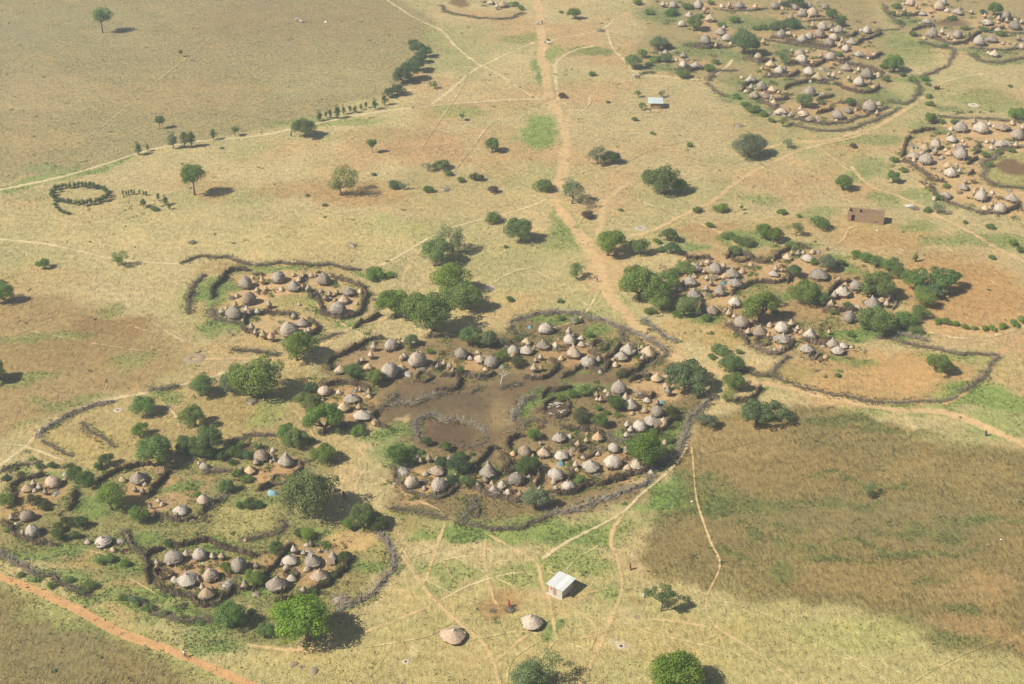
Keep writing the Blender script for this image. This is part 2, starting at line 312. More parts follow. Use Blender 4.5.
# green flats below the village
RP('380,505 450,522 540,516 610,506 640,512 628,530 600,545 560,556 520,552 450,548 400,535', (160, 160, 94), 3, .8, 1, .3)
RE(465, 540, 20, 11, GR2, .5, .9, 1, .8); RE(520, 530, 60, 14, GR, .7, .7, 1, .5); RE(590, 540, 40, 16, GR2, .7, .7, 1, .5); RE(410, 525, 26, 9, (176, 152, 96), .5, .7); RE(425, 540, 20, 5, GR2, .6, .7, 1, .6); RE(580, 570, 40, 12, GR, .7, .7, 1, .4); RE(600, 550, 20, 8, GR2, .7, .7, 1, .5); RE(445, 575, 40, 10, GR, .7, .55, 1, .3); RE(520, 580, 30, 14, (158, 164, 92), .7, .7, 1, .3); RE(430, 590, 30, 5, GR2, .7, .5, 1, .4, 15); RE(600, 600, 18, 8, GR, .7, .6, 1, .35); RE(558, 622, 7, 6, GR2, .5, .8, 1, .7); RE(420, 640, 60, 14, (188, 172, 108), .7, .6)
RE(500, 605, 26, 9, (178, 140, 92), .6, .8, .4); RE(545, 598, 11, 6, (206, 180, 138), .4, .9, 0); RE(562, 604, 26, 10, (206, 176, 120), .7, .6, .3); RE(660, 640, 60, 20, (204, 176, 114), .7, .5); RE(560, 650, 60, 20, (202, 176, 116), .7, .5); RE(760, 640, 60, 20, (188, 172, 108), .7, .6); RE(860, 640, 60, 18, (182, 176, 106), .7, .7, 1, .1); RE(950, 670, 70, 14, (188, 174, 112), .7, .5); RE(480, 665, 30, 18, (198, 172, 116), .7, .4, .6)
RE(640, 605, 10, 4, (166, 130, 86), .5, .7, .2); RE(625, 618, 22, 5, (214, 190, 134), .5, .7, .2); RE(622, 640, 10, 5, (222, 204, 158), .5, .8, .1); RE(416, 661, 8, 4, (230, 212, 164), .5, .8, .1); RE(402, 658, 8, 4, (164, 132, 86), .5, .8, .1); RE(400, 660, 60, 16, (198, 178, 116), .7, .4)
# lower left hamlets
RP('0,470 60,462 130,468 185,455 225,440 300,436 330,462 300,500 345,520 372,530 392,555 385,585 345,615 300,640 235,640 215,625 150,600 80,575 0,556', (142, 138, 80), 3, .85, 1, .34)
RE(40, 500, 34, 20, (196, 160, 106), .5, .9, .2); RE(140, 482, 26, 12, (204, 164, 110), .5, .9, .1); RE(172, 504, 28, 12, (196, 160, 110), .5, .9, .2); RE(190, 488, 22, 10, (190, 152, 104), .6, .6, .4); RE(275, 470, 26, 16, (202, 162, 110), .5, .95, .1); RE(200, 575, 48, 22, (188, 152, 104), .4, 1, .08); RE(300, 572, 46, 24, (196, 158, 106), .5, .9, .1); RE(340, 540, 22, 12, (214, 178, 118), .5, .9, .3); RE(245, 524, 36, 16, (186, 171, 106), .5, .7, 1, .1); RE(90, 560, 36, 12, (186, 156, 98), .7, .6); RE(115, 590, 30, 8, (180, 150, 96), .7, .5); RE(370, 550, 20, 16, (186, 168, 104), .7, .5); RE(345, 585, 28, 14, (170, 146, 92), .7, .6)
for a in ((20, 560, 30, 8), (60, 580, 40, 8), (110, 600, 60, 10), (180, 620, 60, 10), (120, 565, 22, 8), (110, 560, 14, 6), (70, 545, 30, 6), (160, 600, 16, 6), (255, 600, 14, 5), (225, 545, 20, 5), (250, 505, 20, 6), (180, 490, 20, 6), (60, 465, 50, 3), (100, 505, 20, 10), (210, 640, 40, 8), (140, 540, 16, 10), (370, 575, 20, 8), (320, 530, 12, 6), (260, 585, 12, 12)): RE(*a, GR2, .8, .75, 1, .7)
RP('0,575 60,600 120,630 180,650 240,676 250,684 240,690 180,668 120,645 60,618 0,592', (168, 166, 92), 3, .8, 1, .45); RE(60, 622, 50, 5, GR, .8, .4, 1, .3, -22)
RP('60,420 130,398 180,385 230,385 300,372 330,385 320,440 280,436 225,440 180,455 130,465 60,460 20,455', (180, 156, 98), 4, .7); RE(95, 440, 40, 12, (188, 166, 102), .7, .7); RE(230, 410, 40, 10, (178, 152, 94), .7, .6); RE(165, 393, 18, 6, GR2, .7, .7, 1, .5); RE(270, 410, 20, 14, GR, .7, .5, 1, .4); RE(240, 345, 50, 10, (196, 166, 108), .7, .5); RE(285, 365, 40, 6, (214, 180, 116), .7, .5)
# hamlet upper left of the village
RE(285, 300, 85, 38, (186, 164, 104), .5, .7); RE(268, 290, 42, 18, YO, .4, .95, .12); RE(280, 328, 32, 10, YD, .4, .9, .15); RE(338, 303, 24, 12, YD, .4, .95, .12); RE(325, 285, 20, 7, YD, .5, .9, .12); RE(285, 300, 20, 7, (178, 166, 98), .5, .8, .6, .3); RE(315, 302, 8, 5, GR, .6, .7, 1, .5)
for a in ((210, 290, 18, 16), (222, 325, 22, 8), (215, 300, 10, 14), (270, 268, 40, 4), (380, 273, 24, 4), (300, 340, 22, 6), (232, 290, 8, 6), (345, 330, 20, 6)): RE(*a, GR2, .8, .75, 1, .7)
RE(222, 266, 30, 6, (186, 156, 100), .6, .7)
# village at right
RP('680,255 740,248 800,244 860,262 890,290 895,312 850,330 850,352 800,362 750,352 720,335 690,315 676,290', (182, 148, 98), 3, .9, .25, .25)
RE(712, 280, 34, 26, YO, .5, .8, .1); RE(780, 272, 36, 14, YO, .5, .8, .1); RE(855, 296, 34, 12, YO, .5, .9, .1); RE(785, 340, 26, 14, YO, .5, .9, .1); RE(760, 295, 30, 10, (168, 156, 94), .5, .9, 1, .5); RE(830, 325, 30, 8, (166, 150, 92), .6, .8, 1, .5)
for a in ((700, 320, 24, 8), (735, 340, 14, 5), (790, 300, 20, 5), (850, 330, 30, 4), (690, 250, 20, 5), (745, 240, 30, 6), (840, 262, 14, 8), (800, 245, 16, 4), (835, 355, 16, 4), (900, 330, 30, 4), (680, 310, 14, 10), (870, 330, 40, 4)): RE(*a, GR2, .8, .75, 1, .7)
RE(720, 345, 26, 12, (188, 158, 96), .6, .7); RE(690, 335, 30, 10, (196, 166, 104), .6, .6)
# far villages
RP('640,-10 860,-10 885,25 895,75 885,105 840,128 790,122 745,100 715,80 660,72 630,60 650,20', (176, 156, 104), 4, .9, .6, .14)
RP('890,-10 1030,-10 1060,60 990,60 960,48 905,35 885,15', (180, 158, 106), 4, .9, .5, .12)
RP('903,140 930,128 965,118 1060,122 1060,225 1004,213 945,205 930,188 905,165', YO, 3, .9, .1)
RP('985,180 985,165 1000,150 1060,146 1060,190 1000,188', (176, 168, 100), 2, .9, 1, .3); RE(1020, 170, 18, 8, (136, 108, 74), .4, 1, .2); RE(954, 24, 18, 4, (142, 116, 80), .4, 1, .2); RE(458, 3, 12, 5, (150, 120, 78), .5, 1, .3)
for a in ((720, 6, 40, 4), (715, 30, 20, 8), (800, 36, 40, 8), (815, 60, 26, 6), (785, 70, 20, 4), (860, 84, 26, 6), (860, 112, 26, 6), (760, 92, 20, 6), (815, 108, 30, 8), (840, 50, 34, 8), (692, 62, 18, 5), (805, 18, 34, 6)): RE(*a, (206, 168, 116), .6, .8, .1)
for a in ((920, 8, 24, 8), (940, 14, 20, 5), (950, 38, 20, 5), (995, 24, 24, 8), (990, 43, 24, 5)): RE(*a, (212, 178, 124), .6, .85, .1)
for a in ((760, 25, 40, 8), (660, 15, 24, 8), (665, 68, 30, 4), (700, 50, 30, 8), (750, 100, 26, 6), (770, 112, 14, 5), (880, 95, 16, 12), (910, 78, 20, 3), (785, 48, 18, 3), (735, 58, 20, 6), (985, 52, 34, 3), (955, 110, 18, 3), (940, 131, 12, 3), (985, 150, 12, 4), (1000, 60, 30, 3), (910, 20, 20, 5), (930, 45, 26, 3), (740, 82, 22, 6), (780, 83, 40, 4), (825, 98, 12, 4)): RE(*a, (134, 146, 84), .8, .75, 1, .55)

def land(X, Y):
    """colour, roughness of cover and greenness of the land at world points"""
    n = len(X); C = np.tile(lin((203, 182, 128))*AL, (n, 1)); veg = np.ones(n); gr = np.full(n, .012)
    wx = X + (fbm(X, Y, 14, 3) - .5)*9 + (vnoise(X, Y, 3.5, 5) - .5)*2.4; wy = Y + (fbm(X, Y, 14, 31) - .5)*12 + (vnoise(X, Y, 3.5, 37) - .5)*3
    big = fbm(X, Y, 60, 77)
    C = C*(0.90 + .2*big)[:, None]
    ol = np.clip((fbm(X, Y, 22, 201) - .48)*3.6, 0, 1)*.5; rd = np.clip((fbm(X, Y, 27, 301) - .48)*3.6, 0, 1)*.65
    C = C*(1-ol)[:, None] + lin((164, 164, 98))*AL*ol[:, None]; C = C*(1-rd)[:, None] + lin((205, 164, 112))*AL*rd[:, None]; gr = gr + ol*.06
    for kind, g, c, soft, st, v, gg in REG:
        if kind == 'P':
            lo = g.min(0) - soft*2; hi = g.max(0) + soft*2
            ix = np.nonzero((wx > lo[0]) & (wx < hi[0]) & (wy > lo[1]) & (wy < hi[1]))[0]
            if not len(ix): continue
            x = wx[ix]; y = wy[ix]; d = np.full(len(ix), 1e9); ins = np.zeros(len(ix), bool)
            for i in range(len(g)):
                ax, ay = g[i]; bx, by = g[(i+1) % len(g)]; ex, ey = bx-ax, by-ay
                tt = np.clip(((x-ax)*ex + (y-ay)*ey)/(ex*ex + ey*ey + 1e-9), 0, 1)
                d = np.minimum(d, np.hypot(x-ax-tt*ex, y-ay-tt*ey))
                if abs(ey) > 1e-9: ins ^= ((ay > y) != (by > y)) & (x < ex*(y-ay)/ey + ax)
            sd = np.where(ins, d, -d); w = np.clip(.5 + sd/(2*soft), 0, 1)
        else:
            cx, cy, rx, ry, a = g; R = max(rx, ry)*1.6
            ix = np.nonzero((abs(wx-cx) < R) & (abs(wy-cy) < R))[0]
            if not len(ix): continue
            dx = wx[ix]-cx; dy = wy[ix]-cy
            ux = dx*math.cos(a) + dy*math.sin(a); uy = -dx*math.sin(a) + dy*math.cos(a)
            r = np.hypot(ux/rx, uy/ry); w = np.clip((1 + soft*.5 - r)/(soft + 1e-6), 0, 1)
        w = w*w*(3-2*w)*st
        C[ix] = C[ix]*(1-w)[:, None] + c*w[:, None]; veg[ix] = veg[ix]*(1-w) + v*w; gr[ix] = gr[ix]*(1-w) + gg*w
    return C, veg, gr

# fine sheet where the photograph looks, coarse skirt to the horizon, all one mesh
def ground_sheet():
    xs = np.concatenate([[-9000, -3000, -1200, -600, -420], np.arange(-340, 340.1, 1.1), [420, 600, 1200, 3000, 9000]])
    ys = np.concatenate([[-6000, -1500, -300, 0, 110, 160], np.arange(185, 690.1, 1.2), [740, 860, 1200, 2500, 6000, 14000]])
    X, Y = np.meshgrid(xs, ys); nx, ny = len(xs), len(ys); X = X.ravel(); Y = Y.ravel()
    C, veg, gr = land(X, Y)
    i = np.arange(ny-1)[:, None]*nx + np.arange(nx-1)[None]; i = i.ravel()
    me = mesh_np('ground', np.stack([X, Y, np.zeros(len(X))], 1), np.stack([i, i+1, i+nx+1, i+nx], 1), M['ground'],
                 {'Col': ('FLOAT_COLOR', rgba(C)), 'veg': ('FLOAT', veg)})
    o = obj('ground', me); o['kind'] = 'structure'; return o
ground_sheet()

# ------------------------------------------------------------------ tracks and the red road
def smooth_line(P, step, closed=False):
    P = [np.array(p, float) for p in P]
    if closed: P = [P[-1]] + P + [P[0], P[1]]
    else: P = [2*P[0]-P[1]] + P + [2*P[-1]-P[-2]]
    out = []
    for i in range(1, len(P)-2):
        a, b, c, d = P[i-1:i+3]; n = max(2, int(np.linalg.norm(c-b)/step))
        for k in range(n):
            t = k/n; out.append(.5*((2*b) + (c-a)*t + (2*a-5*b+4*c-d)*t*t + (3*b-a-3*c+d)*t**3))
    if not closed: out.append(P[-2])
    return np.array(out)
def normals(L):
    T = np.gradient(L, axis=0); T /= np.linalg.norm(T, axis=1)[:, None] + 1e-9
    return np.stack([-T[:, 1], T[:, 0]], 1)
NPATH = [0]; PATHS = []
def track(pts, wpx, c, name='footpath', edge=1.0, hard=.45):
    pp = [[float(v) for v in p.split(',')] for p in pts.split()]
    g = [G(*p) for p in pp]; L = smooth_line([q[:2] for q in g], 1.4); N = normals(L); k = NPATH[0]; NPATH[0] += 1
    mw = wpx*.95*np.mean([q[2] for q in g])/2
    s = np.arange(len(L)); wob = (vnoise(s, s*0+k*17.3, 9, k) - .5)*mw*.9; ww = mw*(.75 + .5*vnoise(s, s*0+k*3.1, 13, k+50))
    L = L + N*wob[:, None]
    offs = np.array([-1.7, -hard*1.5, -hard*.5, hard*.5, hard*1.5, 1.7]); wt = (np.array([0, .62, .9, .9, .62, 0]) if name != 'footpath' else np.array([0, .54, .90, .90, .54, 0]))*edge
    V = (L[:, None, :] + N[:, None, :]*(ww[:, None]*offs[None])[..., None]).reshape(-1, 2)
    C, veg, gr = land(V[:, 0], V[:, 1]); n, m = len(L), len(offs)
    i = (np.arange(n-1)[:, None]*m + np.arange(m-1)[None]).ravel()
    ends = np.clip(np.minimum(s, n-1-s)/2.0, 0, 1)
    Z = np.tile(np.array([.003, .011, .012, .012, .011, .003]), n) + .0012*k
    PATHS.append((L, ww))
    me = mesh_np(name, np.concatenate([V, Z[:, None]], 1), np.stack([i, i+m, i+m+1, i+1], 1), M['ground'],
                 {'Col': ('FLOAT_COLOR', rgba(C)), 'veg': ('FLOAT', veg), 'PCol': ('FLOAT_COLOR', rgba(np.tile(lin(c)*AL, (len(V), 1)))),
                  'pw': ('FLOAT', (wt[None]*ends[:, None]).ravel())})
    o = obj(name, me); o['kind'] = 'structure'; return o
SA = (230, 206, 156); SO = (224, 188, 134); SP = (216, 194, 146)
track('-30,565 0,577 60,602 120,632 180,655 250,685 300,708', 7.0, (222, 172, 116), 'red_dirt_road', 1.5, .8)
track('537,-12 541,25 543,45 541,55 545,75 547,95 553,105 563,125 566,150 562,170 556,185 552,197 565,215 580,235 590,250 598,268 604,288 622,312 645,335 668,352 700,366 735,381', 10, SO, 'sandy_track', 1.05)
track('728,379 745,383 770,384 800,391 850,402 900,410 945,413 1000,434 1040,452', 9, SO, 'sandy_track', 1.1)
for pts, w, c, e in (
 ('547,43 560,38 590,33 605,27 616,18', 3, SA, .8), ('606,28 612,47 624,60 637,73 662,76 702,79 725,68 734,58', 4, SA, .85), ('548,97 558,100 556,80 557,62 575,50 595,46', 4, SA, .7),
 ('-20,236 0,239 40,243 75,250 110,258 150,262 185,264', 3.2, SA, .9), ('-20,194 0,190 60,177 105,164 150,150 200,141 256,136 310,125 370,113 430,106 500,100 550,99', 4.2, SA, .95), ('430,106 450,90 475,70 512,52 538,41', 3.6, SA, .9),
 ('378,-6 410,15 440,30 455,45 475,62 500,75 530,95 548,100', 3, SA, .75), ('552,197 530,206 500,215 470,222 440,232 400,255 375,268', 3.2, SA, .85), ('425,243 412,262 404,275 403,296', 2.6, SO, .8),
 ('598,240 601,216 604,203 622,188 632,180', 5, SO, .8), ('600,250 624,238 652,231 682,216 712,201 737,183 760,168 800,150 830,142 855,136 885,122 908,108 925,95', 5, SO, .8), ('682,216 715,230 735,245 726,258', 4, SO, .75),
 ('850,165 868,185 900,197 935,215 970,232 1000,250 1040,268', 5, SO, .85), ('925,95 950,80 990,74 1040,80', 3, SA, .6), ('800,140 822,150 842,165 852,172', 3, SO, .6), ('870,128 830,140 790,142 760,150', 7, SO, .7),
 ('90,280 120,300 150,320 185,343', 5, SP, .6), ('-10,475 0,465 25,447 40,430 65,415 100,402 150,392 200,380 240,368', 5, SA, .6), ('0,443 28,447 70,463', 2.6, SA, .9), ('130,340 160,350 185,362', 3, SP, .5),
 ('392,540 405,560 425,590 437,603 455,620 480,640 492,660 500,690', 4, SO, .85), ('437,603 406,616 356,636 316,650 270,648 240,642', 5, SO, .6), ('447,520 436,548 430,568 421,588', 3.4, SO, .8), ('436,552 446,566 452,578 466,584', 2.4, SO, .7),
 ('486,535 484,555 486,570 494,600 500,606', 3, SO, .7), ('536,563 562,545 587,532 622,513 642,494 665,475 682,455 690,440', 3.6, SA, .9), ('622,513 611,540 618,560 621,590 612,615 602,640 578,690', 4, SO, .8),
 ('690,442 693,460 697,500 710,540 720,565 706,600 715,625 745,645 768,660 805,690', 2.2, (222, 188, 136), .95), ('480,530 512,548 536,563 541,582 550,604 556,640', 4, SO, .75), ('437,603 470,585 512,573 536,575', 2.6, SA, .7), ('562,598 590,592 620,585', 4, SO, .6),
 ('494,662 520,640 545,622 556,612', 3, SO, .7), ('556,640 590,636 620,625', 3, SO, .6), ('1045,322 1024,336 1000,355 975,385 950,402 935,406', 4, (216, 170, 118), .9), ('180,360 230,358 280,358 318,346 340,334 352,328 380,320 398,314', 4, SO, .75), ('352,330 340,322 325,312 312,300', 2.4, SO, .7),
 ('293,408 306,424 321,446 332,455', 3, SO, .8), ('354,440 366,464 356,485 360,505', 2.4, SO, .8), ('376,474 395,488 416,500 436,508 447,520', 2.6, SO, .8), ('566,120 580,112 590,103 588,95', 2.6, SA, .7), ('832,246 842,240 850,228 862,226', 2.6, SO, .7),
 ('760,660 800,648 880,668 960,684', 2.0, SA, .4), ('640,618 680,622 712,628', 5, SO, .6), ('30,160 60,150 85,138 110,120 140,95 165,75 190,55 210,38', 1.4, (200, 186, 128), .7), ('446,255 440,280 436,300', 1.8, SA, .5), ('560,100 570,110 566,122', 5, SO, .8),
 ('160,400 175,415 180,432', 2.4, SA, .7), ('455,300 480,290 512,272 540,266', 2.4, SA, .6), ('545,330 580,318 600,290', 2, SA, .6), ('775,178 800,196 850,196', 2, SA, .4), ('505,690 512,660 540,640', 2, SA, .5), ('200,583 230,600 260,610', 2.4, SO, .5), ('128,578 150,590 165,600', 2.4, SO, .7), ('75,548 100,553 120,560', 2, SO, .7),
 ('920,330 960,338 1000,334 1045,318', 4, SA, .5), ('400,545 420,575 445,590 470,600 500,606', 1.8, SA, .6), ('540,566 560,575 575,560 600,545', 1.8, SA, .6), ('560,600 580,612 596,628 590,650', 2.2, SO, .6), ('612,615 640,630 680,640 715,648 760,662', 2, SA, .5), ('470,640 520,632 560,640 600,655', 1.8, SA, .5), ('520,690 540,660 556,640', 2.2, SO, .6),
 ('430,568 445,560 470,556 486,558', 1.8, SA, .6), ('405,560 430,552 460,560 490,575 520,590', 1.8, SA, .6), ('455,620 430,635 400,642 360,648', 1.8, SA, .5), ('560,105 600,110 640,112 660,112', 2, SA, .5), ('565,130 590,135 620,140 650,150', 2, SA, .5), ('550,100 520,110 490,125 470,150 450,175', 2, SA, .45), ('560,180 590,170 620,165 650,150 690,140', 2, SA, .45),
 ('470,70 460,90 440,120 420,150', 1.8, SA, .4), ('604,205 585,215 575,228', 2.4, SO, .5), ('620,190 650,205 680,215', 2, SA, .5), ('640,335 610,322 580,300 560,280 540,262', 2, SA, .5), ('400,296 420,330 440,334', 2, SA, .4), ('150,322 130,300 80,270 40,255', 2.4, SP, .45), ('60,310 110,320 160,335', 2, SP, .4), ('0,325 50,335 100,345 150,352', 2.4, SP, .5), ('780,140 800,120 790,128', 2, SO, .4), ('1024,300 990,280 950,250 930,235', 2, SA, .4), ('700,600 740,605 780,620 830,645 900,690', 1.6, SA, .4), ('690,455 720,450 760,440', 1.6, (190, 160, 108), .5), ('700,372 720,390 728,402', 3, SO, .6), ('900,690 950,660 1000,640', 1.8, SA, .4)):
    track(pts, w, c, 'footpath', min(e + (.06 if e > .5 else -.04), 1.08))
# ------------------------------------------------------------------ thatched huts and granaries (unit radius, base on z = 0)
def lathe(prof, seg, seed, jit, mat, name, ex=1.0, ragged=.0, smooth=True, dent=.06):
    """a turned skin with uneven rows; prof = [(r, z)] from the rim to the top"""
    rng = np.random.RandomState(seed); a = np.arange(seg)*2*math.pi/seg; V = []
    ph = rng.rand(4)*6.28; lob = 1 + dent*np.sin(2*a + ph[0]) + dent*.8*np.sin(3*a + ph[1]) + dent*.5*np.sin(5*a + ph[2])
    lean = (rng.rand(2) - .5)*.16
    jc = rng.rand(seg) - .5; zc_ = rng.rand(seg) - .5; rg = (rng.rand(seg) - .6)*ragged
    for i, (r, z) in enumerate(prof):
        jc = jc*.7 + (rng.rand(seg) - .5)*.6; j = 1 + jc*jit
        zz = z + zc_*jit*.25 + rg*(i <= 1)
        V.append(np.stack([np.cos(a)*r*lob*j*ex + lean[0]*z, np.sin(a)*r*lob*j/ex**.5 + lean[1]*z, zz], 1))
    n = len(prof); V = np.concatenate(V + [np.array([[lean[0]*prof[-1][1], lean[1]*prof[-1][1], prof[-1][1] + .02]])])
    i = (np.arange(n-1)[:, None]*seg + np.arange(seg)[None]); k = np.roll(np.arange(seg), -1)[None] + np.arange(n-1)[:, None]*seg
    Q = np.stack([i, k, k+seg, i+seg], -1).reshape(-1, 4)
    b = (n-1)*seg; T = np.stack([b + np.arange(seg), b + np.roll(np.arange(seg), -1), np.full(seg, n*seg)], 1)
    return mesh_np(name, V, [T, Q], mat, smooth=smooth)
def tiers(prof, n, lip=.018):
    """thatch profile in rows, with a faint step where one course laps the next"""
    P = np.array(prof); d = np.concatenate([[0], np.cumsum(np.hypot(*np.diff(P, axis=0).T))]); out = [(P[0][0]*.86, P[0][1] + .02)]; m = n*3
    for i in range(m + 1):
        t = d[-1]*i/m; out.append((np.interp(t, d, P[:, 0]) + (lip if i % 3 == 0 else 0), np.interp(t, d, P[:, 1])))
    return out
DOME = [(1.0, .42), (1.0, .60), (.94, .86), (.80, 1.12), (.58, 1.34), (.32, 1.50), (.10, 1.58)]
CONE = [(1.02, .46), (.86, .64), (.66, .86), (.46, 1.06), (.27, 1.22), (.12, 1.34)]
PEAK = [(1.02, .50), (.84, .78), (.62, 1.06), (.42, 1.34), (.24, 1.62), (.10, 1.86)]
FLAT = [(1.04, .40), (.88, .54), (.68, .70), (.46, .84), (.26, .94), (.10, 1.00)]
def thatch_cap(seed, z, r, mat):
    return lathe([(r*1.5, z-.08), (r*1.25, z+.05), (r*.9, z+.16), (r*.5, z+.26)], 10, seed, .16, mat, 'roof_cap', ragged=.05)
HP = {}
for ty, prof, nt_, jit, mt, ex, zc in (('d', DOME, 4, .12, 'thatch', 1.0, .78), ('c', CONE, 4, .11, 'thatch', 1.0, .66), ('p', PEAK, 4, .11, 'thatch', 1.0, .9), ('f', FLAT, 3, .14, 'thatch', 1.08, .5),
                                  ('t', CONE, 4, .06, 'straw', 1.0, .66), ('w', CONE, 4, .08, 'pale', 1.0, .66)):
    v = []
    for s in range(6 if ty in 'dcf' else 3):
        roof = lathe(tiers(prof, nt_, (.034 if s % 2 else .018) if ty in 'df' else .022), 30, 11*s + ord(ty), jit, M[mt], 'roof', ex, .20)
        ph, rr = prof[-1][1], prof[-1][0]
        cap = thatch_cap(7*s + ord(ty), ph - (.10 if ty == 'd' else .02), rr*(1.1 if ty == 'd' else 1.0), M[mt])
        wz = prof[0][1]
        wall = lathe([(.80, 0), (.81, .02), (.82, wz*.5), (.83, wz + .10), (.6, wz + .12)], 20, 5*s + ord(ty), .03, M['wattle'], 'wall', ex, 0)
        h = MB()   # the low doorway: two jambs, a lintel under a thatch lip, a near-black block painted as the shade inside
        dz = wz + .16
        h.box(.70, 1.0, -.24, -.17, 0, dz); h.box(.70, 1.0, .17, .24, 0, dz); h.box(.66, 1.07, -.28, .28, dz, dz + .08)
        frame = h.mesh('doorway', M['wood'])
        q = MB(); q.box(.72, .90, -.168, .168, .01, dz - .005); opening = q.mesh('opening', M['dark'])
        v.append((roof, cap, wall, frame, opening))
    HP[ty] = (v, zc)
HLOOK = {'d': 'grey domed thatch hut', 'c': 'grey cone-roofed hut', 'p': 'tall peaked thatch hut', 'f': 'low grey thatch hut', 't': 'tan straw-roofed hut', 'w': 'pale thatched hut'}
RNG = random.Random(4)
def make_hut(px, py, w, ty, stilts=False):
    vs, zc = HP[ty]; x, y, m = G(px, py, zc*w*.19); r = w*m/2*1.04; x, y, m = G(px, py, zc*r*.98)
    roof, cap, wall, fr, op = RNG.choice(vs)
    e = obj('thatched_hut', None, None, (x, y, 0), (0, 0, RNG.uniform(0, 6.28)), (r*RNG.uniform(.93, 1.07), r*RNG.uniform(.93, 1.07), r*RNG.uniform(.88, 1.14)))
    e.empty_display_size = .3
    rf = obj('roof', roof, e); obj('roof_cap', cap, rf)
    if stilts:
        e.rotation_euler.z = -1.9
        z = obj('platform', STILT[0], e)
        for a in range(8): obj('leg', STILT[1], e, (.74*math.cos(a*.785), .74*math.sin(a*.785), 0))
    else:
        obj('wall', wall, e); d = obj('doorway', fr, e, None, (0, 0, 0)); obj('opening', op, d)
        if RNG.random() < .6: e.rotation_euler.z = RNG.uniform(-2.6, -.5)
    return e
sb = MB(); sb.tube([(0,0,.24), (0,0,.30)], .80, 20); sb.tube([(0,0,.30), (0,0,.52)], [.62, .66], 16)
sl = MB(); sl.tube([(0,0,0), (.01,.0,.3), (0,.01,.56)], [.035, .03, .03], 6)
STILT = (sb.mesh('platform', M['wattle'], False), sl.mesh('leg', M['wood']))
# granary: a wicker basket on four legs under a pointed straw cap
GP = []
for s in range(4):
    gcap = lathe([(.84, 1.30), (1.0, 1.26), (.80, 1.62), (.58, 2.0), (.40, 2.35), (.20, 2.75), (.08, 3.0)], 14, 60+s, .10, M[('pale', 'thatch', 'pale', 'straw')[s]], 'roof', 1, .12)
    gb = lathe([(.30, .52), (.62, .56), (.76, .95), (.70, 1.40), (.3, 1.45)], 12, 80+s, .04, M['straw' if s % 2 else 'wattle'], 'basket')
    GP.append((gcap, gb))
gl = MB(); gl.tube([(0,0,0), (0,0,.75)], [.085, .07], 5); GLEG = gl.mesh('leg', M['wood'])
gk = [lathe([(.9, .20), (1.0, .14), (.86, .52), (.66, .86), (.42, 1.15), (.16, 1.4)], 14, 90+s, .14, M[('straw', 'pale')[s]], 'roof', 1.1, .14) for s in range(2)]
gkb = lathe([(.72, 0), (.75, .05), (.76, .3), (.4, .34)], 12, 95, .05, M['wattle'], 'basket')
def make_granary(px, py, w, ty='g'):
    zc = 1.6 if ty == 'g' else .65
    x, y, m = G(px, py, zc*w*.12); r = w*m/2*1.12; x, y, m = G(px, py, zc*r)
    e = obj('granary' if ty == 'g' else 'squat_granary', None, None, (x, y, 0), (0, 0, RNG.uniform(0, 6.28)), (r, r, r*(RNG.uniform(.8, 1.05) if ty == 'g' else 1))); e.empty_display_size = .2  # the squat kind is a granary too, a basket under a low cap
    if ty == 'g':
        a, b = RNG.choice(GP); obj('roof', a, e, None, (RNG.uniform(-.06, .06), RNG.uniform(-.06, .06), 0)); obj('basket', b, e)
        for q in range(4): obj('leg', GLEG, e, (.46*math.cos(q*1.571+.78), .46*math.sin(q*1.571+.78), 0))
    else:
        obj('roof', RNG.choice(gk), e); obj('basket', gkb, e)
    return e
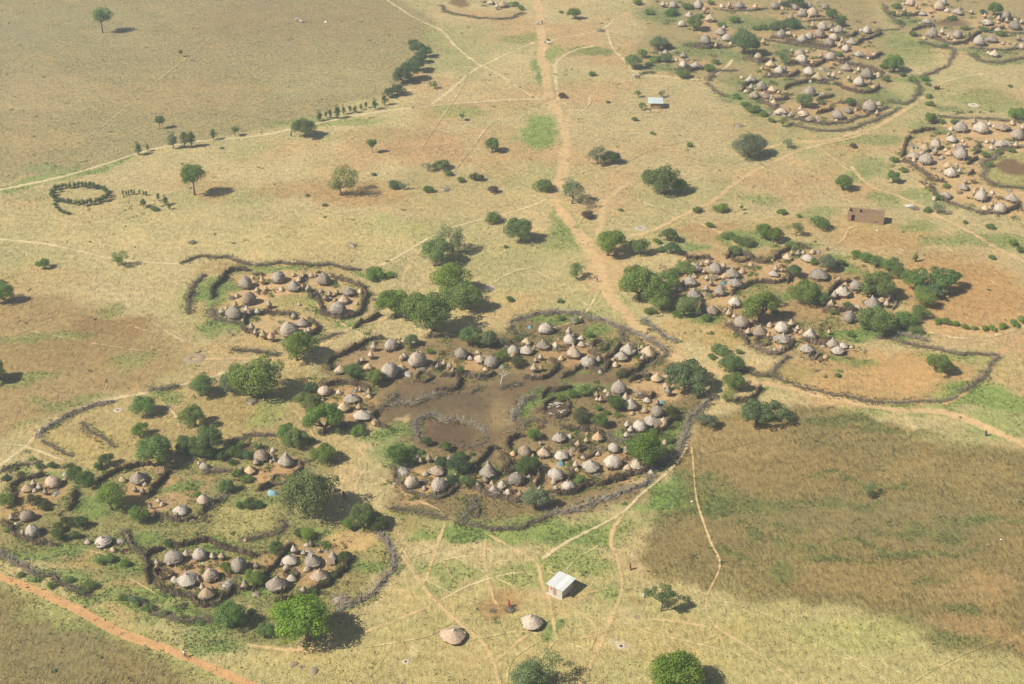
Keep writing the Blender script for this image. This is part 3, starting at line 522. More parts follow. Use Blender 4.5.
# ------------------------------------------------------------------ trees and shrubs (unit crown width)
def crown(kind, seed, mat):
    rng = np.random.RandomState(seed)
    P = {'g': (26, .5, .41, .42, 9000, .034, (.10, .18)), 'a': (38, .5, .075, .22, 6500, .032, (.06, .11)), 'A': (30, .5, .09, .56, 4200, .034, (.07, .12)), 'p': (18, .5, .34, .46, 3200, .032, (.09, .17)),
         's': (15, .5, .27, .24, 3400, .044, (.10, .20)), 'k': (18, .5, .85, .95, 3000, .060, (.17, .28)), 'b': (20, .5, .36, .82, 3600, .050, (.13, .22)),
         'h': (18, .5, .36, .36, 4200, .040, (.13, .21))}[kind]
    nc, rx, rz, zc, nl, ls, (c0, c1) = P
    d = rng.normal(size=(nc, 3)); d /= np.linalg.norm(d, axis=1)[:, None]
    if kind in 'gsh': d[:, 2] = np.abs(d[:, 2])*1.05 - .42
    rr = rng.uniform(.30, 1.0, nc)**.6; cr = rng.uniform(c0, c1, nc)
    lop = 1 + .26*np.sin(np.arctan2(d[:, 1], d[:, 0]) + rng.rand()*6.28) + .14*np.sin(2*np.arctan2(d[:, 1], d[:, 0]) + rng.rand()*6.28)
    Cn = d*np.stack([(rx - cr*.75)*lop, (rx - cr*.75)*lop, np.maximum(rz - cr*(.5 if kind in 'aA' else .75), .03)], 1)*rr[:, None]
    Cn[:, 2] += zc
    if kind in 'aA': Cn[:, 2] += .07*(1 - (Cn[:, 0]**2 + Cn[:, 1]**2)/.25)
    w = cr**2; ci = rng.choice(nc, nl, p=w/w.sum())
    ld = rng.normal(size=(nl, 3)); ld[:, 2] += .25; ld /= np.linalg.norm(ld, axis=1)[:, None]
    sq = np.array([1, 1, .55 if kind in 'aA' else .85])
    stray = np.where(rng.uniform(0, 1, nl) < .14, rng.uniform(1.0, 1.5, nl), rng.uniform(.62, 1.06, nl)**.6)
    pos = Cn[ci] + ld*sq*(cr[ci]*stray)[:, None]
    pos[:, 2] = np.maximum(pos[:, 2], .015)
    nrm = ld + rng.normal(size=(nl, 3))*.38; nrm /= np.linalg.norm(nrm, axis=1)[:, None]
    t = np.cross(nrm, rng.normal(size=(nl, 3))); t /= np.linalg.norm(t, axis=1)[:, None]; b = np.cross(nrm, t)
    s = ls*rng.uniform(.55, 1.25, nl)[:, None]
    V = np.stack([pos - t*s*.5, pos + b*s*.36 + nrm*s*.06, pos + t*s*.6, pos - b*s*.36 + nrm*s*.06], 1).reshape(-1, 3)
    lv = np.clip(rng.uniform(0, 1, nl)*.6 + rng.uniform(0, 1, nc)[ci]*.4, 0, 1)
    i = np.arange(nl)*4
    me = mesh_np('crown', V, np.stack([i, i+1, i+2, i+3], 1), M[mat], {'lv': ('FLOAT', np.repeat(lv, 4))})
    # trunk with limbs reaching into the larger clumps
    tb = MB(); th = {'g': .14, 'a': .12, 'A': .34, 'p': .2, 's': .04, 'k': .35, 'b': .48, 'h': .08}[kind]; tr = {'g': .035, 'a': .022, 'A': .022, 'p': .024, 's': .012, 'k': .05, 'b': .03, 'h': .018}[kind]
    lean = (rng.rand(2) - .5)*.1
    fork = (lean[0], lean[1], th)
    if kind in 'sh':
        for j in range(5):
            c = Cn[j]; tb.tube([(c[0]*.12, c[1]*.12, -.02), (c[0]*.5, c[1]*.5, c[2]*.5), tuple(c)], [tr, tr*.8, tr*.3], 5)
    else:
        tb.tube([(0, 0, -.03), (lean[0]*.4, lean[1]*.4, th*.5), fork], [tr*1.25, tr, tr*.9], 7)
        for j in np.argsort(-cr)[:8]:
            c = Cn[j]; md = (fork[0]*.45 + c[0]*.55, fork[1]*.45 + c[1]*.55, fork[2]*.6 + c[2]*.4)
            tb.tube([fork, md, tuple(c)], [tr*.7, tr*.45, tr*.18], 5)
    return me, tb.mesh('trunk', M['bark'], True), zc
TP = {}
for code, kind, mat, n in (('g', 'g', 'leaf_green', 4), ('m', 'g', 'leaf_mid', 4), ('a', 'a', 'leaf_acacia', 4), ('A', 'A', 'leaf_acacia', 2), ('p', 'p', 'leaf_pale', 3), ('P', 'g', 'leaf_pale', 2), ('s', 's', 'leaf_mid', 4), ('S', 's', 'leaf_green', 3),
                           ('D', 's', 'leaf_dark', 4), ('o', 's', 'leaf_olive', 3), ('k', 'k', 'leaf_dark', 4), ('b', 'b', 'leaf_mid', 4), ('h', 'h', 'leaf_mid', 3), ('d', 'g', 'leaf_dark', 3), ('l', 'p', 'leaf_mid', 3), ('y', 's', 'leaf_dry', 2)):
    TP[code] = [crown(kind, 100*ord(code) + i, M and mat) for i in range(n)]
TLOOK = {'g': ('tree', 'bright green rounded tree', 'tree'), 'm': ('tree', 'green leafy tree', 'tree'), 'a': ('acacia_tree', 'flat-topped green acacia', 'tree'), 'A': ('acacia_tree', 'umbrella-shaped green acacia', 'tree'), 'p': ('tree', 'sparse grey-green tree', 'tree'), 'P': ('tree', 'pale grey-green rounded tree', 'tree'),
         's': ('shrub', 'green shrub', 'shrub'), 'S': ('shrub', 'bright green shrub', 'shrub'), 'D': ('shrub', 'dark green shrub', 'shrub'), 'o': ('shrub', 'olive brown shrub', 'shrub'), 'k': ('tree', 'narrow dark green tree', 'tree'), 'b': ('tree', 'small tree on a bare trunk', 'tree'),
         'h': ('bush', 'big leafy green bush', 'bush'), 'd': ('tree', 'dark green tree', 'tree'), 'l': ('tree', 'thin-crowned green tree', 'tree'), 'y': ('shrub', 'dry brown shrub', 'shrub')}
def make_tree(px, py, w, ty, zs=1.0):
    cr, tr, zc = RNG.choice(TP[ty]); m = G(px, py)[2]
    for _ in range(3): x, y, m = G(px, py, zc*w*m*zs)
    s = w*m*(1.24 if ty in 'gmd' else 1.15)
    e = obj(TLOOK[ty][0], None, None, (x, y, 0), (0, 0, RNG.uniform(0, 6.28)), (s*RNG.uniform(.95, 1.05), s*RNG.uniform(.95, 1.05), s*zs*RNG.uniform(.92, 1.08))); e.empty_display_size = .1
    obj('crown', cr, e); obj('trunk', tr, e)
    return e
# ------------------------------------------------------------------ fences
def sticks(base, dirs, ln, th, rng, k=3):
    """n tapered three-sided sticks"""
    n = len(base); a = np.cross(dirs, rng.normal(size=(n, 3))); a /= np.linalg.norm(a, axis=1)[:, None] + 1e-9; b = np.cross(dirs, a)
    V = []
    for t, f in ((0, 1.0), (1, .45)):
        for j in range(k):
            an = 2*math.pi*j/k
            V.append(base + dirs*(ln*t)[:, None] + (a*math.cos(an) + b*math.sin(an))*(th*f)[:, None])
    V = np.stack(V, 1).reshape(-1, 3); i = np.arange(n)*2*k
    Q = np.concatenate([np.stack([i+j, i+(j+1) % k, i+k+(j+1) % k, i+k+j], 1) for j in range(k)])
    return V, Q, np.stack([i+k, i+k+1, i+k+2], 1)
FRNG = np.random.RandomState(9)
FSTAT = [0]; FPTS = []
def make_fence(pp, ty, h=None, closed=False):
    L = smooth_line([G(*p)[:2] for p in pp], .45, closed); N = normals(L); n = len(L); rng = FRNG
    FSTAT[0] += n*.45
    s = np.arange(n); sd = rng.randint(1000)
    L = L + N*((vnoise(s, s*0, 6, sd) - .5)*1.2 + (vnoise(s, s*0+5, 1.7, sd+3) - .5)*.5)[:, None]
    org = np.array([L[0, 0], L[0, 1], 0.0]); X = L - L[0]
    stake = ty in 'Ss'
    h = h or {'S': 2.0, 's': 1.4, 'B': 1.35, 'b': .6, 'W': 1.6}[ty]
    hh = h*((.55 if stake else .36) + (.32 if stake else .50)*vnoise(s, s*0+3, 5, sd+1) + (.3 if stake else .5)*vnoise(s, s*0+6, 1.6, sd+4)); gap = np.clip((vnoise(s, s*0+21, 7, sd+8) - .10)*6, .15, 1) if not stake else np.ones(n); ends = np.clip(np.minimum(s, n-1-s)/3.0 + .35, 0, 1) if not closed else np.ones(n)
    hw = (.17 if stake else {'B': .34, 'b': .30, 'W': .46}[ty])*(.75 + .5*vnoise(s, s*0+9, 4, sd+2))
    hh = hh*ends*gap
    # core of packed wood: an uneven ridge
    if stake: off = np.array([-1, -.9, -.3, .4, .9, 1]); zz = np.array([0, .5, .66, .64, .45, 0])
    else: off = np.array([-1.1, -.75, -.2, .3, .8, 1.1]); zz = np.array([0, .30, .48, .45, .28, 0])
    o2 = hw[:, None]*off[None] + rng.normal(size=(n, 6))*.10*(.4 if stake else 1.2); z2 = hh[:, None]*zz[None]*(1 + rng.normal(size=(n, 6))*.24); z2[:, [0, 5]] = -.03
    V = np.concatenate([(X[:, None] + N[:, None]*o2[..., None]), np.maximum(z2, -.03)[..., None]], -1).reshape(-1, 3)
    ii = (np.arange(n if closed else n-1)[:, None]*6 + np.arange(5)[None]).ravel()
    Q = np.stack([ii, (ii+6) % (6*n), (ii+7) % (6*n), ii+1], 1)
    Qs = [Q]
    if not closed: Qs = [Q, np.array([[0, 1, 2, 5], [2, 3, 4, 5], [n*6-6, n*6-1, n*6-4, n*6-5], [n*6-4, n*6-1, n*6-2, n*6-3]])]
    mt = {'S': 'stake', 's': 'stakepale', 'B': 'brush', 'b': 'brush', 'W': 'brushpale'}[ty]
    FPTS.append((L, N, hw))
    me = mesh_np('packed_wood', V, Qs, M['core'])
    e = obj('stake_fence' if stake else 'brushwood_fence', me, None, org)
    # the single stakes or thorn branches that stand out of it
    per = 7 if stake else 17
    k = n*per; i = rng.randint(0, n, k); lat = rng.uniform(-1, 1, k)*(1 if stake else 1.5)
    b3 = np.concatenate([X[i] + N[i]*(lat*hw[i])[:, None] + rng.normal(size=(k, 2))*.12, np.zeros((k, 1))], 1)
    if stake:
        d = rng.normal(size=(k, 3))*.13; d[:, 2] = 1; ln = hh[i]*rng.uniform(.75, 1.3, k); th = rng.uniform(.035, .065, k); b3[:, 2] = -.03
    else:
        d = rng.normal(size=(k, 3)); d[:, 2] = np.abs(d[:, 2])*.7 + .15; ln = rng.uniform(.35, 1.0, k)**1.5*1.7*min(1.0, h); th = rng.uniform(.02, .045, k)
        b3[:, 2] = hh[i]*rng.uniform(.0, .55, k)*(1 - .5*np.abs(lat))
    d /= np.linalg.norm(d, axis=1)[:, None]
    V, Q, T = sticks(b3, d, ln, th, rng)
    c = obj('stakes' if stake else 'branches', mesh_np('sticks', V, [T, Q], M[mt]), e); c['kind'] = 'stuff'
    return e
def ring_pts(px, py, rx, ry, n=10, a0=0, a1=360): return [(px + rx*math.cos(R_(a0 + (a1-a0)*i/n)), py + ry*math.sin(R_(a0 + (a1-a0)*i/n))) for i in range(n)]
def make_pile(px, py, w, mat, name='brushwood_pile', h=.5, n=90):
    """a heap of loose poles and branches"""
    x, y, m = G(px, py); r = w*m/2; rng = FRNG
    V = lathe([(r*.9, -.03), (r*.8, r*h*.3), (r*.5, r*h*.6), (r*.2, r*h*.75)], 12, rng.randint(999), .3, M[mat], 'heap', 1.2)
    e = obj(name, V, None, (x, y, 0), (0, 0, RNG.uniform(0, 6.28)))
    a = rng.uniform(0, 6.28, n); q = np.sqrt(rng.uniform(0, 1, n))*r
    b = np.stack([np.cos(a)*q, np.sin(a)*q, rng.uniform(0, 1, n)*r*h*.6], 1); d = rng.normal(size=(n, 3)); d[:, 2] = np.abs(d[:, 2])*.35 + .05; d /= np.linalg.norm(d, axis=1)[:, None]
    Vs, Q, T = sticks(b, d, rng.uniform(.5, 1.0, n)*r, rng.uniform(.03, .06, n), rng)
    c = obj('branches', mesh_np('sticks', Vs, [T, Q], M[mat]), e); c['kind'] = 'stuff'
    return e
# ------------------------------------------------------------------ what stands where: (compound phrase, huts, granaries, fences)
VIL = []
def village(where, huts='', gran='', fences=''): VIL.append((where, huts, gran, fences))
village('in the central village\'s top left yard',
 '391,345,13,d 416.7,359.7,17,d 389.5,370,18,d 324.5,390,12,d 340,369,12,t 351.5,398,15,f 362,415,16,f 344,407,13,t',
 '373,346.5,6 370.8,354.3,6 362.6,358.8,5 357.5,361,5 368,366.6,8,k 401.4,357,5 399.3,342,4 339,391.8,6,k 420.7,352.8,5,k 359,406,6 368.5,392,5 369,396.4,5,k 356.5,388,4 359.7,388.8,4 374.8,421,7,k 322.6,400,4,k 443.8,362.8,5 437,366,5',
 'S:329,371 327.6,365 336.4,358 351.5,350 363,345 373,341.5 385.5,340;B:425.7,338 438,337.5 459,336.5;B:378.6,411 383,405 393,399 397,394.5;W:390.5,404.5 403,405 417,402.6 423,397.6 436,394.5;B:430,399 447.6,394;S:320,383 326,386 337,383 352,384 372,390;S:366,409 374,416 376,424 390,427')
village('in the central village\'s top middle yard',
 '461,353.4,12.5,d 479.7,359,12,f 492,361,14,d 513.6,349.6,12,d 526.6,349.6,14,f 543,344,14,c 545.5,327.6,14,d 527,341.4,9,t',
 '485.3,369,5,k 477.8,352,5,k 449,365.3,6 452.6,370,5 540.7,356.5,5 533.8,368,6 540.7,367.2,5 533,375,4 555.8,344,6,k 535.7,359.7,4',
 'W:510.5,324 518,319 530.6,316 543,314 558,312.5;B:510.5,326 512,332.6 523,336.4;S:434,391.3 447.6,392 456.4,387.5 459,380 455,375;B:467.7,393.2 476,391 482.8,387.5;S:463,376 472,379 486,379 496,374;S:523,378 534,380 546,378 556,372;B:500,390 512,387 522,386;S:440,378 452,376 459,372;S:548,360 556,366 552,374')
village('in the central village\'s top right yard',
 '573.9,351,15,p 588.4,361.6,13.5,d 570,339.6,12,d 628,349,15,c 621.7,356,13,c 648.7,352,14,t 618.6,388,15,d 657,377,12,t',
 '567.9,331,6 573.3,334,5 581.4,337.7,6,k 581.4,344,7,k 598.4,359,6 555.7,345.2,6,k 642.4,357,5 615.4,364,7,k 666.4,384.8,7 668.2,390.5,7 597,393.6,5 607.9,394.3,5 600.3,371.6,5,k',
 'W:550,312.5 575,314 582.7,316 591.5,319 606.6,323 619,328 631.8,332.6 644.3,337.7 657,345 667,353.4;B:667,354 659,360 650.6,365;S:604,366.6 606.6,359 615.4,351.5 623,345;S:572,372 581.4,366.6 594,371.6 604,373;S:560,378 574,372.6;S:620.4,380 633,373 647,361.6 654.4,357.8;S:628,381.4 638,379 652,375;B:621,330.8 621.7,342;W:643,318.8 654.4,330 675.8,344;S:590,352 597,362 592,368;S:612,362 606,372')
village('in the yard beside the wide acacia',
 '630.5,404,15,c 657.5,411,13,d 651,420,15,f 640,426,13,d 664,420.5,10,t',
 '625.5,397,8 597,398.5,4 600.6,398.6,5 632.4,413,5,k 626.7,424,6 630.5,429,6 626.7,433.5,6 657,402,5 646.8,400,7,k 665,442,6,k',
 'S:653,433 663,430 669.5,424 672,420;W:604,434 613,440.4 623,443 630.5,439 633,434;S:636.8,399 649.4,397.6 655,394')
village('in the central village\'s lower right yard',
 '559.4,437,14,c 598.4,437,12,t 614,448,11,d 561.3,455,14,f 590.8,466,18,f 613,462,16,d 637.5,465,14,w',
 '578,443,6 586.5,440,5 626.7,450,6 597.8,453.6,5,k 583,457.4,5,k 575.7,464,6 577,469.5,5,k 624,471.6,5,k 593.8,484,5,k',
 'S:606,480 625,476 644,474 650,465 648,458;S:550.4,495.4 568,494 583,489 605.8,485.3 625,478;W:551,514 568,511.8 584.4,505.5 605.8,500.4;W:605.8,500.4 612.6,495.5 625,491.7 640,486.7 647.8,479 654,469 665.4,462.8 675.5,455;W:676,454 680.5,442.6 685.5,430 690.6,420 694,413 702,406 709.5,398.5;B:523,430 521.8,424 533,421.5 544.5,424;W:515.5,421.5 515.5,412.7 523,405 528,398 537,397.6;S:542,399 545,393 558,391.3 572,387;S:560,429 590,431 606,436;S:566,470 572,478 566,482')
village('in the central village\'s lower middle yard',
 '525,451,13.5,d 544,452.3,13,w 556,474,15,d 568.7,484.7,15,c 516.5,478,15,d 488,470.5,17,p 493.5,490,12.5,p 502,484.7,11,c',
 '541,442,4 532.8,455,4 486.3,479,6 478,485,6 520,493,6 539.4,488.5,5 555.5,487,5 562.4,490.4,5 508,491.5,7,k 535,481,5,k',
 'S:510.5,451 509,444 515.5,439 524,436.6;S:476.5,465.5 489,455.5 491.6,450.4 500,449;S:470.6,470 478,464;S:473,487.8 480.6,492.8 493,499 507,500.4 521.5,501.7;S:505,457 508,466 503,476;S:530,470 538,480 535,490')
village('in the central village\'s small round yard',
 '411.4,482,13.5,d 439,485.5,15.5,d 437,470,15,f', '417.7,455.7,5,k 421,460,5 429,458,6 437,459,5 448.6,459.5,5 455.5,475,5,k 447,480,5,k',
 's:391.3,465 393.8,480 405,490 417.7,496.6 432.8,499 445.4,496.6 455.5,489 458,482.8;B:390,508 411.4,510.4 427.8,513 440.4,518 446.7,520.5;B:468,500.4 470.6,508 468,515.5 460.5,521.8;W:418,443 417,430 417,422.8 427,416.5 437,416.5;W:438,417 446,421 457.7,419 470,423.4 480,427.8 486.6,431.6;b:486.6,437.9 477.8,444 465,446.7 452.6,443;B:455,524 475,526 500,530 530,525 551,514;B:474,497 477,508 476,518')
village('in the yard at the far left edge', '52.6,481.4,14,d 26.7,514.8,13.5,d 31.8,530.5,14.5,d 27,487.7,11,t', '33.6,482.7,5 39.2,485.6,6 45.3,491.3,5 11.6,516.7,6 16.4,524,5,k 57,485,4',
 'S:18,505 13.8,497.8 13.8,490 21.4,482.7 31.4,478.3 46.5,477;S:78,491.5 74,500.3 68,511.6;S:4,522 14,533 22,540 45,545 57,545;B:0,470 14,467 29,465;W:40,438 46,430 60,420 75,412 95,407 115,402;b:42,441 52,446 62,452 72,457;b:80,424 92,431 104,440 114,448;B:150,392 165,389 178,386')
village('in the yard below the bright tree', '137.8,477,16.5,c 180.6,509.8,15,f 203.8,465.8,9.5,d 203,499,12.5,c', '141.8,490.3,6 134,488.4,5 158.5,500.4,5,k 162.3,503.5,6,k 198.8,462.6,4,k 145,484,5,k',
 'S:97.5,485 105,477.7 114,472.7 127.7,468.3 140,466.4 153,467;S:149,499 153,490 160.4,484 165.5,477.7 170.5,471.4;B:170.5,471.4 179,468 187,466.4;S:200.7,514 209,508 217,501.6;S:153,514 165,518 178,520.5 197,519;B:204,472 214,472 226,472;W:206,510 216,500 226,494')
village('in the yard with the blue tarpaulin', '261.3,454.5,14.5,d 285.5,459,16,p 250.3,469.6,11,t 103,541,16,f', '256.2,461,6 275,458,5,k 271,461,4,k 113,549,6,k',
 's:295.6,461.4 300.6,467.7 298,474 288,482.8;B:229,442.5 244,437.5 258,436.5 275.5,437;b:298,462.7 308,462.7 317,459;S:255.4,490.3 265,489 274,486.6;B:283,520 284,529 275,535 252.6,539 240,541;B:122,532 128,540 140,551 147,557')
village('in the oval yard above the red road', '172.8,555.8,17.5,d 199.2,553.3,14,d 187.9,579,20,f 211,574.7,14,d 238.8,564.6,16,d 206,593,16.5,t',
 '157.7,561.4,6 156.8,566.5,5 169.6,562.7,5 186,553.3,7 212.4,555,6 221.4,555.8,6 244.5,583.5,8 202.3,586.6,6 211.8,588,5 255.8,564.6,6 244,572,4,k',
 'S:150,584 147,571.5 147,561.5 152.6,552.6 165,549;S:168,548 185.4,547 205.5,543.8 224,549 243,552.6 255.8,557.7;S:155,585 176.5,594 193,601.7 208,605.5 220.5,604;S:220.5,604 225.6,598 230.6,590 243,588;W:0,552 12,560 25,569 38,574;B:40,575 60,581 75,590 90,597;B:120,597 140,604 160,614 185,620 212,622')
village('in the yard above the big round tree', '312.3,559.6,18,c 319.2,574,17,c 277,583.5,20,c 332.5,556,10,p 290,559.5,15,f',
 '294.3,549,7 306.7,544.5,5,k 311,543,5 286.5,567,7,k 282,563.4,4 303,589,6 319.2,549.6,4 348,553.3,5,k 303,552,5 245.7,539.5,5,k',
 'S:252.6,591.7 262.6,580 271.4,567.8 280,556.5 295.3,546;S:349.4,561.5 344.4,570 334,579 321.8,588 308,594 290,600.5 275,600.5;W:371,530.5 381,538 387,546 392,558 388.5,575.5 376,590.5 356,603 336,613')
village('in the twin-yard hamlet\'s left yard', '246,282.7,13.5,d 249.2,298.4,13.5,d 233.5,312.2,16,d 278.5,276.4,14,d 293.8,286.4,13.5,c 289.2,329.2,16.5,d 303,322.3,11.5,c',
 '252.3,277,4,k 262.4,279.5,6 266,288,4 281,288.3,5,k 268.7,303.4,6 246,308.5,6 249.2,312.2,5 257.4,310.3,6 221.3,310.3,6 226.2,307.2,4 235,304,5 243,319.8,4,k 252,326,6 255,331,5 263,333.6,7 271.2,336,7 293.6,274.5,5,k 299,279,5 299,304,4,k 293.2,315.4,5 309,329.2,5',
 'S:214,299 213.3,290.2 220.3,282.7 226.5,274 232.8,270.7 250.4,270.7;S:306.5,276.4 301.5,284;S:243,326 244,320.4 250.4,315.4 266.8,313.5 284.4,314 297,316.6;S:310,319 318,326.7 316.6,333 310,338;S:243,327 246.7,331.5 258,337;B:212.7,309 215,316.6 224,321.7 241.6,323;B:180,263.8 192.6,258.8 206.4,257 230,258.8 243,262.5 252,265;B:204,275 194,287.7 190,299 190,314;B:255,266 280,264 310,265 330,266 348,269.4 360.6,271')
village('in the twin-yard hamlet\'s round right yard', '323.5,279,13.5,d 348.7,291.4,13,f 338,308.4,15.5,d 343.6,299,12,c', '308.4,287,6 321,290.8,5,k 325.4,296,6 329.8,293.3,5 336.5,290.8,5 314.7,274.5,5,k 357,303.4,4,k 339,318,4,k',
 'S:302.8,286.4 310.3,296.5 318,295.2;S:318,295.2 320.4,309 323,315.3 334.2,319 348,318.5 359.4,312.8 363,304 365.7,294 359.4,286.4 341.8,280 330.4,277.6;S:353,329 364.4,323 380.8,315.3;B:306.5,344 323,339 343,334;B:232,350 255,352 280,355')
village('in the right-hand village\'s left half', '694.6,266.4,14,c 715.3,267.7,13.5,d 732.3,273.3,14.5,c 735.5,282,15.5,f 689.6,281,13.5,c 694,293.5,13.5,c 719.7,290,12,p 734.8,301.6,14,c 712.2,310.4,13.5,f 741,321,15,d 773.8,273.3,10,f 679,288.4,8,d',
 '724.4,265,5 685,260.4,8,k 694,275.8,6,k 707.2,277,5 706.3,287.2,6 725.4,309.2,5 729,312.3,6 734.2,315.7,5 729.6,321.8,5 750.6,264.5,5,k 701.5,263.3,4 782,269,4 711,282,5 704,271,4',
 'S:730.4,295.3 740.5,289 754.3,284 773.2,283.4 788,281.5;S:726.7,259 733,255 746.8,255.7 752,261;S:753,261.4 762,263 772,264;S:699,301.6 700,313;S:726,324 739,335 749,345;S:684,258 696,259 712,260')
village('in the right-hand village\'s right half', '808.4,257.6,13.5,f 819,274,18,f 842.4,291,16,c 855.6,285.3,12,d 872.6,303,16,c 850,316,13.5,d 787.5,257,9,t',
 '798.4,251.4,6 803.4,252,4,k 834.2,294.7,6 882,299.8,7,k 830.4,303,7 812.8,251.4,6,k 792,252.6,4 839,279,6,k 887,303,6 776,268,5',
 'S:773.8,261.4 777.6,255 787.7,249.5 796.5,247.6 810,248.8;S:828,296.6 833,287.8 841.8,284 850.6,281;s:889,296.5 892.8,302.8 891.6,310.4;S:786,272 790,279 788,284;S:824,308 838,312 858,310;W:870,330 900,334 930,341;B:878,337 920,346 960,354 998,355')
village('in the right-hand village\'s lower yard', '781.6,326.5,14.5,d 782.3,338.4,15.5,f 759.6,331,14.5,c 810,333.4,13,p 806.8,348.5,14,f 832.6,343.5,12.5,c 843.3,345,10,f 838,350.5,13,f',
 '791.4,322.7,6 798,327,5 748,331,6 768.4,334.7,5 775.3,349,5 781,347,4 829.4,331.5,4 796,330,4',
 's:749,346.6 760,351.6 774,354.8 784,353;S:784,353 790.4,345.3 793,340.3;S:800.5,340.3 815.6,344 827,345.3;B:771.6,376 780.4,364.5 790.4,357;b:772,376 800,387 850,398 885,403;b:888,403 915,402 940,401 957,396;B:960,394 974,385 987,372 998,357;B:735,370 755,374 771,377;S:736,404 752,399 762,388')
village('along the far upper village\'s top edge', '673.3,4.4,8.5,d 699,5,10,d 739.4,5,9.5,c 774.7,5,9.5,d 796.7,6.3,8,d 808,4.4,10,c 802.4,12.6,9.5,d 812.5,12.6,10,d 825,6.3,7,d 791,16.4,7,d',
 '663.3,3.1,5 704.2,9.4,5 691.6,5,5,k 721.8,5.7,5,k 728.7,4.4,5 755,6,5 780,2,4', 'B:720,10 740,11 768,9.4')
village('at the far upper village\'s left end', '682,23.3,8,d 689,15,8,c 706,40,11,d 720.5,31.4,10.5,c 726.8,37,9.5,d 710.4,18.2,10,t 683.4,55.3,7,c 683.4,64.8,8.5,d 696,65.4,9,c 665.8,52.2,6,d',
 '730.6,43.4,4 763.9,41,5 716,45,4 724,27,4 676,60,4,k', 'B:640,74 655,73;B:708,81 711.7,75.5 718,71.7 738,71;B:698,43 712,47 730,48;B:708,83 714,91 726,97;S:690,47 706,49 722,46;S:742,59 760,63 775,60;S:676,70 690,71 704,69')
village('in the far upper village\'s middle', '781.3,34,9.5,d 802.4,39,9.5,d 809.3,35.8,8.5,d 820,33.3,10.5,d 822.5,26.4,9,d 838.2,29,10,d 829.4,42,10.5,d 833.8,37,8.5,d 845.8,47.8,8.5,d 851.6,41.4,9.5,c 867.3,30,9,d 859,54,10,f',
 '813,24.5,5 831.3,25.2,4 832,29.6,4 839.5,44,5 812.6,23.8,4 874.8,54,5,k 790,33,4 842,40,4', 'B:758,39 783,43 820.6,49 839.5,54;S:855.3,44 868,39 880.5,34.5 875.5,31.3;B:806,22 825,20 845,24;b:880,30.5 890,30 900,30;S:862,58 872,59 882,54;S:795,45 815,46 830,49;S:838,35 850,37 858,33;S:770,38 790,41 800,44')  # the short low fence at the right traces a dark shadow line
village('in the far upper village\'s central yards', '758,56,7.5,d 800.5,53.5,9.5,d 801.8,59,10.5,d 830.7,56,9.5,d 809.3,71,10.5,d 779,70.4,10.5,d 771,64,9.5,t 818,76.7,11.5,t 846,67.5,10,c 867.3,73.5,12,d 859,81.6,10.5,d 878.6,74,6,t',
 '792.3,50.3,4 821.3,54.7,5 784.8,68,5 828.8,74.2,4 833.8,74.8,5 859,69,4 849,77,4 873.6,86.7,5,k 812,62,4 840,72,4,k 870,81,4', 'S:833.8,84 845,89 857.7,92.7 870.3,93.3 880.4,87.7;S:840,64 856,66 884,74;B:763,77.6 776,77 790,76.4;S:783,90 790.4,86.4 808,82.6 829.4,84;B:790,80 815,82 833,80;S:790,63 812,67 825,61;S:768,75 790,77 800,72;S:828,60 842,62 850,58')
village('along the far upper village\'s lower edge', '750.5,79,10.5,c 762,86,9.5,d 754.6,95.2,11,f 772.2,89,8.5,t 766,96.5,7,f 773.5,102.8,8.5,t 781,111,12,f 809.3,91,11.5,d 803,113.5,10.5,f 810,118.5,9.5,f 838.2,114.5,11.5,d 848,110,9,c 869.7,106.5,13,d',
 '751.4,86.4,5 746.4,91,5,k 771.6,97.4,4 800.5,108.4,5 822.5,94,5,k 836.4,120.4,4,k 790.4,114.7,4 877.2,112.2,5 821,95.5,4 873,109,4', 'B:790.4,124 805.5,129 827,131.7 848,130.4;B:848,130.4 857.7,126.7 876.6,120.4 900.5,108.4;B:791.7,119 808,121.6 827,124 843,123 860,118 878,111 888,107;B:888,101.5 906.8,104 916.8,96.5 919.4,87.7 915.6,82.6;S:815.6,100 825,98.5 833.2,95.8;S:815.6,114 825,112 833,109;S:742,92 744,87 750,83;S:772,101 783,101 790,99;B:920,77.6 933.2,72.6 947,66 953,56 954.2,49;S:758,101 772,108 790,117;S:838,103 855,106 866,112')
village('in the top corner village\'s left part', '910.5,2.5,8.5,d 939.4,5.7,11,d 942.5,1.3,9,d 922.4,13.2,8.5,f 926.8,21.4,8.5,f 931.8,33.3,11,d 957.6,34,10,d 958,12,9.5,f',
 '916.8,5.7,4 904.8,9.4,4 942.5,30.8,5 897.3,13.2,4 955,41,4,k 971.5,10.7,4 948,36,4', 'S:912.4,31.4 921,28.3 935,26.4;S:933.7,39 946.3,43.4 959,44.7 969,39 969,35;B:883.8,5 886.3,13.8 893.8,20 902.6,27.7;S:901,16.4 913,16 926,15;B:921,42 935,46 952,49')
village('in the top corner village\'s right part', '987.2,22,11,f 1006.7,15.7,9.5,d 979.6,41,11.5,d 991.6,38.4,11,c 994.7,53.5,9.5,w 1015,25,11,d 998,30,8,f 1022,46,7,d',
 '985.3,15,4 1006.7,19.5,4 999,17.6,4 1019.3,37,5 1021.8,20.8,4 1003,43,4,k', 'S:971.5,41.5 972.7,36.5 981.5,33.3;s:970.2,47.8 990.3,50.3 1009,50.3 1022,46.5;B:970.2,54 977.8,60.4 996.6,63 1013,60.4 1030,56;B:1000,33 1012,34 1028,33;S:978,28 990,31 1004,28;S:1000,22 1012,20 1022,23')
